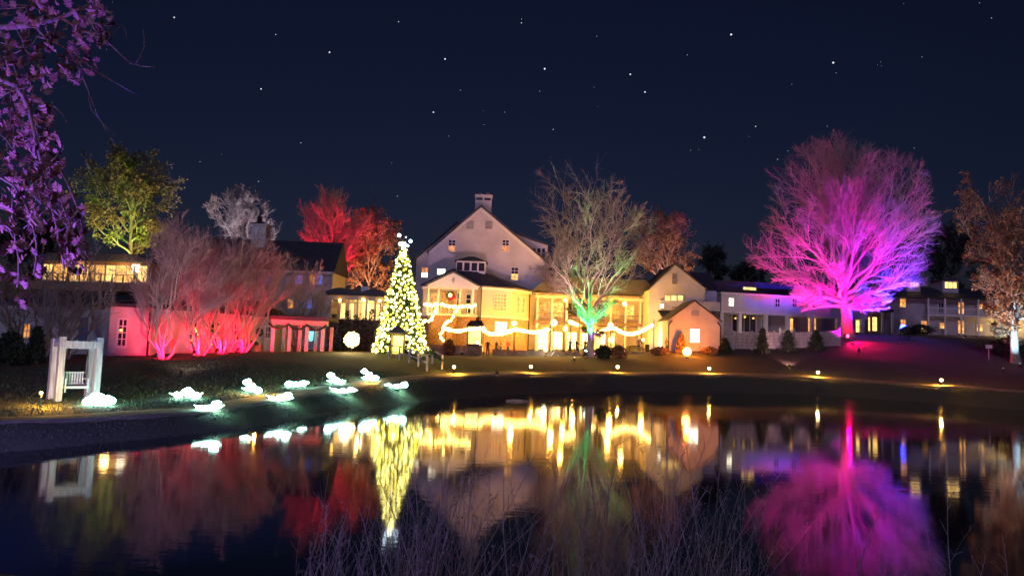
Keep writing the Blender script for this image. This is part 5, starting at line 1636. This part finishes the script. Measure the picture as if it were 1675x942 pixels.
# lit garlands on the portico stairs
garland("stair_garland", "lit garland along the portico's front rail, left half", [P(693, 497, 85.6), P(706, 500, 85.5), P(716, 498, 85.4)], 0.14, 9, 0.17, E_FEST, 5, "lit garlands of the portico")
garland("stair_garland", "lit garland along the portico's front rail, right half", [P(722, 499, 85.6), P(735, 501, 85.6), P(748, 503, 85.6), P(758, 500, 85.6), P(770, 501, 85.6), P(779, 498, 85.6)], 0.14, 16, 0.17, E_FEST, 6, "lit garlands of the portico")
garland("stair_garland", "lit garland curling down the portico stairs' left side", [P(716, 498, 85.2), P(713, 510, 84.5), P(708, 518, 83.8), P(701, 525, 83), P(692, 526, 82.4)], 0.14, 13, 0.17, E_FEST, 7, "lit garlands of the portico")
garland("stair_garland", "lit garland snaking down the portico stairs' right side to the ground", [P(747, 502, 85.2), P(743, 515, 84.5), P(738, 524, 83.8), P(727, 530, 82.5), P(722, 540, 81.5), P(719, 549, 80.8), P(727, 559, 80.2)], 0.14, 21, 0.15, E_FEST, 8, "lit garlands of the portico")
MB_RAIL = MB()
for px in (693, 707, 722, 735, 750, 765, 779):
    u = pav.hit(px, 500)[0]
    MB().box(u - 0.04, u + 0.04, -0.2, -0.12, zfl + 0.0, zfl + 0.95).build("baluster", TRIM, pav.root) if 0 < u < pav.len else None
MB().box(0, pav.len, -0.2, -0.12, zfl + 0.952, zfl + 1.02).build("handrail", TRIM, pav.root)

# sign by the right lawn
b = gpt(1617, 76)
t = thing("lawn_sign", "small blank white sign on a post on the dark right lawn", "sign", b)
MB().box(-0.03, 0.03, -0.03, 0.03, -0.2, 1.4).build("post", PALE_WOOD, t)
MB().box(-0.34, 0.34, -0.06, -0.033, 1.15, 1.5).build("board", TRIM, t)

# ------------------------------------------------------------------ swing frame by the pond
pl = [ground(94, 656), ground(158, 650)]
d = (pl[1] - pl[0]); d.z = 0
ax = d.normalized(); ay = Vector((-ax.y, ax.x, 0))
ax2 = Vector((0.66, 0.75, 0)).normalized()
ay2 = Vector((-ax2.y, ax2.x, 0))
LEN = Wall(pl[0].xy, (pl[0] + ax2).xy, 0).hit(160, 600)[0]
hS = P(97, 554, pl[0].y).z - pl[0].z
sw = thing("swing_frame", "pale timber swing frame with hanging bench on the left bank", "swing", pl[0], math.atan2(ax2.y, ax2.x))
bz = [pl[0].z, terr(*(pl[0] + ax2 * LEN).xy)]
for i, u in enumerate((0.0, LEN)):
    for y in (0.0, 0.75):
        MB().box(u - 0.1, u + 0.1, y - 0.1, y + 0.1, -0.3, hS + (0.08 if y == 0 else 0)).build("post", PALE_WOOD, sw)
    MB().box(u - 0.07, u + 0.07, 0.1, 0.65, hS - 0.28, hS - 0.1).build("side_beam", PALE_WOOD, sw)
MB().box(0.1, LEN - 0.1, 0.27, 0.47, hS - 0.34, hS - 0.12).build("top_beam", PALE_WOOD, sw)
MB().box(-0.02, LEN + 0.02, -0.13, -0.102, hS - 0.3, hS - 0.06).build("front_beam", PALE_WOOD, sw)
s0, s1 = LEN * 0.16, LEN * 0.84
zs_ = 0.48
bench = MB().box(s0, s1, 0.12, 0.17, zs_ - 0.06, zs_ - 0.003).box(s0, s1, 0.52, 0.57, zs_ - 0.06, zs_ - 0.003).box(s0, s0 + 0.05, 0.17, 0.52, zs_ - 0.06, zs_ - 0.003).box(s1 - 0.05, s1, 0.17, 0.52, zs_ - 0.06, zs_ - 0.003).build("bench_frame", TRIM, sw)
for j in range(5):
    MB().box(s0, s1, 0.11 + j * 0.095, 0.19 + j * 0.095, zs_, zs_ + 0.025).build("seat_slat", TRIM, sw)
MB().box(s0, s1, 0.58, 0.62, zs_ + 0.46, zs_ + 0.52).box(s0, s1, 0.58, 0.62, zs_ + 0.06, zs_ + 0.11).build("back_rails", TRIM, sw)
for j in range(9):
    u = s0 + 0.04 + (s1 - s0 - 0.14) * j / 8
    MB().box(u, u + 0.05, 0.585, 0.615, zs_ + 0.11, zs_ + 0.46).build("back_slat", TRIM, sw)
for u in (s0 + 0.02, s1 - 0.07):
    MB().box(u, u + 0.05, 0.1, 0.6, zs_ + 0.25, zs_ + 0.3).box(u, u + 0.05, 0.1, 0.15, zs_ - 0.2, zs_ + 0.25).build("armrest", TRIM, sw)
    for y in (0.14, 0.58):
        MB().tube([(u + 0.02, y, zs_ + 0.28), (u + 0.02, 0.37, hS - 0.34)], 0.014, 5).build("chain", METAL, sw)

# floating log near the far bank
lg = PZ(845, 656, 0.02)
t = tag(MB().tube([(-0.6, 0, 0.0), (-0.2, 0.05, 0.03), (0.3, -0.02, 0.03), (0.7, 0.06, 0.0)], [0.05, 0.09, 0.08, 0.04], 8).build("driftwood", mat("wet_pale_wood", (0.45, 0.28, 0.16), 0.6, 0.2, 5)), "small pale driftwood floating off the far bank", "driftwood")
t.location = lg

# ------------------------------------------------------------------ people on the terrace
def cloth(name, c):
    return mat(name, c, 0.85, 0.2, 6)
def person(label, pos, face, height, top, legs, stride=0.0, armf=0.3, seed=0):
    k = height / 1.75
    J = {"pel": (0, 0, 0.95), "wai": (0, 0, 1.12), "che": (0, 0.0, 1.33), "neck": (0, 0.0, 1.5), "hd0": (0, -0.02, 1.58), "hd1": (0, -0.01, 1.70)}
    Rd = {"pel": (0.155, 0.115), "wai": (0.135, 0.10), "che": (0.165, 0.115), "neck": (0.055, 0.055), "hd0": (0.075, 0.09), "hd1": (0.075, 0.09)}
    E = [("pel", "wai"), ("wai", "che"), ("che", "neck"), ("neck", "hd0"), ("hd0", "hd1")]
    for s, n in ((-1, "l"), (1, "r")):
        f = stride * s
        J["hip" + n] = (0.09 * s, 0, 0.88); J["kn" + n] = (0.10 * s, -0.10 - 0.5 * f, 0.5); J["an" + n] = (0.10 * s, -0.02 - f + 0.1 * abs(f), 0.09); J["to" + n] = (0.12 * s, -0.18 - f, 0.04)
        Rd["hip" + n] = (0.095, 0.1); Rd["kn" + n] = (0.065, 0.07); Rd["an" + n] = (0.045, 0.05); Rd["to" + n] = (0.045, 0.035)
        E += [("pel", "hip" + n), ("hip" + n, "kn" + n), ("kn" + n, "an" + n), ("an" + n, "to" + n)]
        a = armf if s > 0 else armf * 0.3
        J["sh" + n] = (0.2 * s, 0, 1.42); J["el" + n] = (0.27 * s, 0.02 - 0.15 * a, 1.14); J["wr" + n] = (0.25 * s, -0.12 - 0.5 * a, 0.92 + 0.45 * a); J["ha" + n] = (0.24 * s, -0.17 - 0.62 * a, 0.84 + 0.5 * a)
        Rd["sh" + n] = (0.065, 0.065); Rd["el" + n] = (0.047, 0.047); Rd["wr" + n] = (0.034, 0.034); Rd["ha" + n] = (0.03, 0.045)
        E += [("che", "sh" + n), ("sh" + n, "el" + n), ("el" + n, "wr" + n), ("wr" + n, "ha" + n)]
    names = list(J)
    me = bpy.data.meshes.new("body_tmp")
    me.from_pydata([Vector(J[n]) * k for n in names], [(names.index(a), names.index(b)) for a, b in E], [])
    o = bpy.data.objects.new("body_tmp", me)
    C.objects.link(o)
    o.modifiers.new("s", 'SKIN').use_smooth_shade = True
    sv = me.skin_vertices[0].data
    for i, n in enumerate(names):
        sv[i].radius = (Rd[n][0] * k, Rd[n][1] * k)
        sv[i].use_root = n == "pel"
    o.modifiers.new("u", 'SUBSURF').levels = 1
    dg = bpy.context.evaluated_depsgraph_get()
    nm = bpy.data.meshes.new_from_object(o.evaluated_get(dg))
    bpy.data.objects.remove(o)
    for mt_ in (SKIN, top, legs, HAIR, METAL):
        nm.materials.append(mt_)
    for pgn in nm.polygons:
        c = pgn.center / k
        if c.z > 1.52:
            pgn.material_index = 3 if (c.y > 0.0 or c.z > 1.71) else 0
        elif c.z < 0.10:
            pgn.material_index = 4
        elif abs(c.x) > 0.2 and c.z < 0.92 + 0.45 * armf and c.y < -0.12 - 0.4 * armf:
            pgn.material_index = 0
        elif c.z > 0.93 or abs(c.x) > 0.2:
            pgn.material_index = 1
        else:
            pgn.material_index = 2
        pgn.use_smooth = True
    nm.name = "person"
    p = tag(link("person", nm, None), label, "person", "people on the terrace")
    p.location = pos
    p.rotation_euler = (0, 0, face)
    return p
T_ = [cloth("black_coat", (0.02, 0.02, 0.025)), cloth("grey_jacket", (0.18, 0.17, 0.18)), cloth("red_sweater", (0.35, 0.06, 0.05)), cloth("tan_coat", (0.35, 0.24, 0.14)), cloth("navy_trousers", (0.03, 0.04, 0.08)), cloth("dark_jeans", (0.05, 0.06, 0.09))]
for i, (px, Y, fc, h, a, b_, stv, arm, lab) in enumerate((
        (725 + 73, 79.0 + 1.6, 0.4, 1.76, 0, 4, 0.1, 0.2, "person in black coat standing in the gap of the terrace wall"),
        (812, 83, 2.2, 1.66, 0, 5, 0.0, 0.8, "person in black beside the table under the pavilion window"),
        (820, 84, -1.2, 1.7, 3, 4, 0.05, 0.5, "person in tan coat under the pavilion window"),
        (831, 83.6, 0.8, 1.68, 2, 5, 0.0, 0.4, "person in red sweater left of the big globe lamp"),
        (932.5, 82.4, 0.1, 1.72, 1, 4, 0.15, 0.2, "person in grey jacket left of the centre tree"),
        (943, 82.0, 1.2, 1.78, 0, 4, 0.1, 0.4, "person in black second from the centre trunk"),
        (957, 81.8, -0.7, 1.74, 0, 5, 0.0, 0.9, "person in black right beside the centre trunk"),
        (1045, 80.8, 0.3, 1.80, 1, 5, 0.05, 0.5, "person in grey jacket alone before the plain yellow wall"),
        (1090, 75.5, 0.9, 1.66, 1, 4, 0.1, 0.6, "person in grey jacket at the shed's left corner"))):
    person(lab, gpt(px, Y), fc, h, T_[a], T_[b_], stv, arm, i)
t = thing("litter_bin", "dark square litter bin before the plain yellow wall", "bin", gpt(1059, 80.2))
MB().lathe([(0.22, 0), (0.26, 0.8), (0.28, 0.82), (0.2, 0.95)], (0, 0, 0), 10).build("bin_body", METAL, t)
MB().box(-0.1, 0.1, -0.262, -0.2, 0.6, 0.72).build("opening", DARKGLASS, t)

# ------------------------------------------------------------------ near left oak: drooping branches with lobed leaves
OB = Vector((-8.3, 6.4, 0)); OB.z = terr(OB.x, OB.y)
oak = thing("foreground_oak", "violet-lit oak branches with russet leaves hanging into the upper left", "tree", OB)
rg = random.Random(12)
m = MB()
top_j = Vector((-7.6, 6.6, 6.4))
m.tube([OB - OB + Vector((0, 0, -0.2)), Vector((0.1, 0, 2.0)), Vector((0.3, 0.1, 4.2)), top_j - OB, Vector((1.1, 0.3, 8.5))], [0.42, 0.33, 0.29, 0.24, 0.16], 10)
m.build("trunk", BARK, oak, True)
def br(px_pts, Y, r0, r1, start=None, dY=0.0):
    pts = [P(x, y, Y + dY * i) for i, (x, y) in enumerate(px_pts)]
    if start is not None:
        pts = [start] + pts
    sm = smooth_line([tuple(p - OB) for p in pts], 0.12)
    mm = MB().tube([Vector(p) for p in sm], list(np.linspace(r0, r1, len(sm))), 6)
    return mm
bm_ = MB()
for pp, Y, r0, r1, st_, dY in (
        ([(-120, 60), (0, 46), (55, 41), (103, 28), (150, 6)], 7.0, 0.10, 0.012, Vector((-7.7, 6.6, 5.6)), 0.0),
        ([(58, 42), (72, 60), (84, 70)], 7.0, 0.018, 0.008, None, 0.0),
        ([(100, 30), (140, 52), (178, 70), (215, 105), (259, 110)], 7.1, 0.016, 0.004, None, 0.05),
        ([(222, 106), (236, 79), (234, 49)], 7.3, 0.006, 0.003, None, 0.0),
        ([(120, 84), (150, 112), (200, 142), (224, 156)], 7.2, 0.010, 0.004, None, 0.0),
        ([(60, 60), (110, 80), (145, 150), (160, 190), (187, 234)], 7.3, 0.010, 0.003, None, 0.0),
        ([(145, 150), (150, 180), (188, 222)], 7.3, 0.005, 0.003, None, 0.0),
        ([(178, 70), (200, 40), (208, 64)], 7.2, 0.005, 0.003, None, 0.0),
        ([(-100, 150), (0, 130), (40, 160), (60, 230), (75, 300), (95, 380), (105, 440)], 6.8, 0.07, 0.008, Vector((-7.8, 6.5, 4.6)), 0.05),
        ([(60, 230), (95, 270), (130, 350), (140, 420)], 7.0, 0.014, 0.005, None, 0.03),
        ([(-80, 300), (0, 290), (40, 330), (60, 400), (55, 450)], 6.6, 0.04, 0.006, Vector((-7.9, 6.4, 3.8)), 0.0),
        ([(-60, 380), (10, 370), (30, 420), (28, 470)], 7.4, 0.03, 0.005, Vector((-7.9, 6.5, 3.4)), 0.0),
        ([(40, 160), (90, 175), (110, 200)], 7.0, 0.012, 0.004, None, 0.0),
        ([(0, 46), (20, 90), (30, 140)], 7.0, 0.02, 0.006, None, 0.0)):
    b2 = br(pp, Y, r0, r1, st_, dY)
    bm_.add(b2.v, b2.f)
for cx, cy, rx, ry, n in ((60, 12, 60, 22, 6), (150, 38, 30, 34, 6), (40, 80, 45, 45, 6), (18, 150, 38, 50, 6), (58, 205, 30, 40, 6), (22, 245, 34, 46, 5), (82, 265, 20, 44, 5), (68, 335, 32, 44, 7), (20, 345, 34, 55, 6), (112, 370, 24, 46, 6), (122, 415, 22, 30, 4)):
    for i in range(n):
        a = rg.random() * 6.283
        q = [(cx + math.cos(a) * rx * k * rg.uniform(0.7, 1.2), cy + math.sin(a) * ry * k * rg.uniform(0.7, 1.2)) for k in (0.0, 0.35, 0.7, 1.1)]
        b2 = br(q, 7.0 + rg.uniform(-0.3, 0.3), 0.008, 0.003)
        bm_.add(b2.v, b2.f)
bm_.build("branches", BARK, oak, True)
lobe = [(0, -0.5), (0.07, -0.42), (0.24, -0.34), (0.13, -0.22), (0.42, -0.06), (0.19, 0.02), (0.36, 0.24), (0.13, 0.2), (0.10, 0.42), (0, 0.56)]
outl = lobe + [(-x, y) for x, y in lobe[-2:0:-1]]
def leaf_verts(size, fold):
    vs = [(x * size, y * size, abs(x) * size * fold + 0.12 * size * y * y) for x, y in outl]
    return vs
nl = len(outl)
leaf_f = [(0, 1, nl - 1)] + [(i, i + 1, nl - 1 - i, nl - i) for i in range(1, len(lobe) - 2)] + [(len(lobe) - 2, len(lobe) - 1, len(lobe))]
leaf_me = []
for v_ in range(3):
    mm = MB().add(leaf_verts(1.0, 0.15 + 0.2 * v_), leaf_f).mesh("leaf")
    mm.materials.append(OAKLEAF)
    leaf_me.append(mm)
clusters = [(60, 12, 60, 22, 150), (150, 38, 32, 38, 190), (128, 100, 30, 30, 110), (40, 80, 48, 50, 210), (18, 150, 40, 55, 240), (58, 205, 32, 42, 200), (22, 245, 36, 50, 200),
            (82, 265, 22, 48, 190), (68, 335, 36, 48, 280), (20, 345, 36, 60, 200), (112, 370, 26, 50, 230), (122, 415, 24, 32, 130), (40, 425, 40, 45, 110), (95, 130, 36, 22, 70), (100, 55, 30, 20, 50), (20, 470, 30, 40, 40)]
placed = []
for cx, cy, rx, ry, n in clusters:
    for i in range(int(n * 0.36)):
        a, q = rg.random() * 6.283, math.sqrt(rg.random())
        x, y = cx + math.cos(a) * q * rx * 1.05, cy + math.sin(a) * q * ry * 1.05
        Y = rg.gauss(7.0, 0.45)
        placed.append((P(x, y, Y) - OB, Y, x, y))
vis = [p for p in placed if -5 < p[2] < 260]
vis.sort(key=lambda p: p[1])
big = set(id(p) for p in vis[:300])
mm = MB()
for p in placed:
    s = rg.uniform(0.06, 0.13)
    e = (rg.uniform(0.3, 2.6), rg.uniform(-0.9, 0.9), rg.uniform(0, 6.283))
    if id(p) in big:
        o = link("leaf", leaf_me[rg.randrange(3)], None, oak)
        o.location = p[0]; o.rotation_euler = e; o.scale = (s, s, s)
    else:
        M_ = Matrix.Translation(p[0]) @ Matrix.Rotation(e[2], 4, 'Z') @ Matrix.Rotation(e[1], 4, 'Y') @ Matrix.Rotation(e[0], 4, 'X')
        mm.add([M_ @ Vector(v) for v in leaf_verts(s, 0.3)], leaf_f)
mm.build("leaves", OAKLEAF, oak)["kind"] = "stuff"
# its own violet-blue uplighter, and one that rakes the weeds on the near bank
flood("flood_lamp", "violet-blue flood lamp under the near oak on the left bank", Vector((-6.6, 5.2, terr(-6.6, 5.2))), (-4.4, 7.0, 5.2), (0.20, 0.08, 1.0), 1150, 110, 0.8, (0.5, 0.5, 1), 6)
flood("flood_lamp", "pink flood lamp beside the near oak's trunk", Vector((-7.2, 4.4, terr(-7.2, 4.4))), (-4.6, 7.0, 5.0), (1.0, 0.22, 0.62), 210, 100, 0.8, (1, 0.6, 0.8), 6)
flood("flood_lamp", "violet flood lamp raking the weeds on the near bank", Vector((-7.4, 3.2, terr(-7.4, 3.2))), (2.5, 7.5, 1.2), (0.34, 0.22, 1.0), 480, 100, 0.8, (0.5, 0.5, 1), 6)

flood("flood_lamp", "added blue fill lamp on the near bank shining across the pond", Vector((-10.5, 5.0, terr(-10.5, 5.0))), (-4, 30, 0.6), (0.24, 0.22, 1.0), 9000, 95, 0.8, (0.5, 0.5, 1), 6)  # added lamp that tints the left bank blue across the water

# ------------------------------------------------------------------ dry weeds on the near bank (uncountable)
g = np.random.default_rng(21)
def weeds(n, x0, x1, hmin, hmax, dens_y=(6.0, 7.6)):
    px = g.uniform(x0, x1, n)
    Yv = g.uniform(*dens_y, n)
    X = np.array([P(a_, 900, b2).x for a_, b2 in zip(px, Yv)])
    base = np.stack([X, Yv, terr_np(X, Yv) - 0.05], 1)
    ln = g.uniform(hmin, hmax, n)
    d = np.stack([g.normal(0.03, 0.22, n), g.normal(0, 0.16, n), np.ones(n)], 1)
    d /= np.linalg.norm(d, axis=1)[:, None]
    s = np.linspace(0, 1, 6)[None, :, None]
    bend = np.stack([g.normal(0.02, 0.10, n), g.normal(0, 0.10, n), np.zeros(n)], 1)
    pts = base[:, None] + d[:, None] * ln[:, None, None] * s + bend[:, None] * ln[:, None, None] * s ** 2
    pts += g.normal(size=pts.shape) * 0.006
    return pts, ln
parts = []
for n, x0, x1, h0, h1 in ((120, 490, 760, 0.4, 1.1), (270, 660, 1240, 0.5, 1.5), (80, 1040, 1200, 0.9, 1.6), (40, 640, 760, 0.8, 1.5), (18, 1320, 1690, 0.5, 1.2), (50, 520, 1000, 0.3, 0.9)):
    pts, ln = weeds(n, x0, x1, h0, h1)
    rr = np.linspace(1, 0.35, 6)[None] * g.uniform(0.003, 0.0068, n)[:, None]
    parts.append(tubes(pts, rr, 4))
    # side sprigs
    per = 7
    par = np.repeat(np.arange(n), per)
    t_ = g.uniform(0.3, 0.98, n * per)
    f = t_ * 5; i = np.clip(f.astype(int), 0, 4); w_ = (f - i)[:, None]
    p = pts[par, i] * (1 - w_) + pts[par, i + 1] * w_
    an = g.random(n * per) * 6.283
    el = g.uniform(0.6, 1.2, n * per)
    d = np.stack([np.cos(an) * np.cos(el), np.sin(an) * np.cos(el), np.sin(el)], 1)
    l = ln[par] * g.uniform(0.08, 0.26, n * per) * (1.15 - t_ * 0.7)
    s = np.linspace(0, 1, 3)[None, :, None]
    q = p[:, None] + d[:, None] * l[:, None, None] * s + g.normal(size=(n * per, 3, 3)) * 0.008 * s
    parts.append(tubes(q, np.linspace(1, 0.4, 3)[None] * g.uniform(0.0018, 0.0034, n * per)[:, None], 3))
    # dry seed heads and curled leaves
    k = g.random(n * per) < 0.5
    tip = q[k, -1]
    lv, lq = leaf_cards(5, tip, len(tip) * 2, 0.012)
    parts.append((lv, lq))
V, Q = cat_meshes(parts)
tag(link("dry_weeds", np_mesh("dry_weeds", V, Q), WEED), "tall dry leafless weeds on the near bank", "weeds", kind="stuff")
# short grass on the lit left lawn and rim (uncountable)
n = 52000
X = g.uniform(-24, 9, n); Yv = g.uniform(17, 46, n)
dd = pond_dist(X, Yv)
k = (dd > 0.3) & ((dd < 1.3) | (dd > 2.95))
X, Yv = X[k], Yv[k]
X2 = g.uniform(-24, 45, 160000); Y2 = g.uniform(17, 72, 160000)
d2 = pond_dist(X2, Y2)
k = ((d2 > 0.02) & (d2 < 1.35)) | ((d2 > 2.95) & (d2 < 5.0) & (g.random(160000) < 0.4))
X, Yv = np.concatenate([X, X2[k]]), np.concatenate([Yv, Y2[k]])
n = len(X)
b_ = np.stack([X, Yv, terr_np(X, Yv) - 0.01], 1)
a = g.random(n) * 6.283
s = np.stack([np.cos(a), np.sin(a), np.zeros(n)], 1) * g.uniform(0.012, 0.03, n)[:, None]
tipv = b_ + np.stack([g.normal(0, 0.03, n), g.normal(0, 0.03, n), g.uniform(0.04, 0.11, n) * (1 - 0.45 * (pond_dist(X, Yv) < 1.4))], 1)
V = np.stack([b_ - s, b_ + s, tipv], 1).reshape(-1, 3)
tag(link("grass", np_mesh("grass", V, np.arange(3 * n).reshape(n, 3), tri=True), GRASSM), "short tufted grass on the lit left lawn and the pond bank", "grass", kind="stuff")
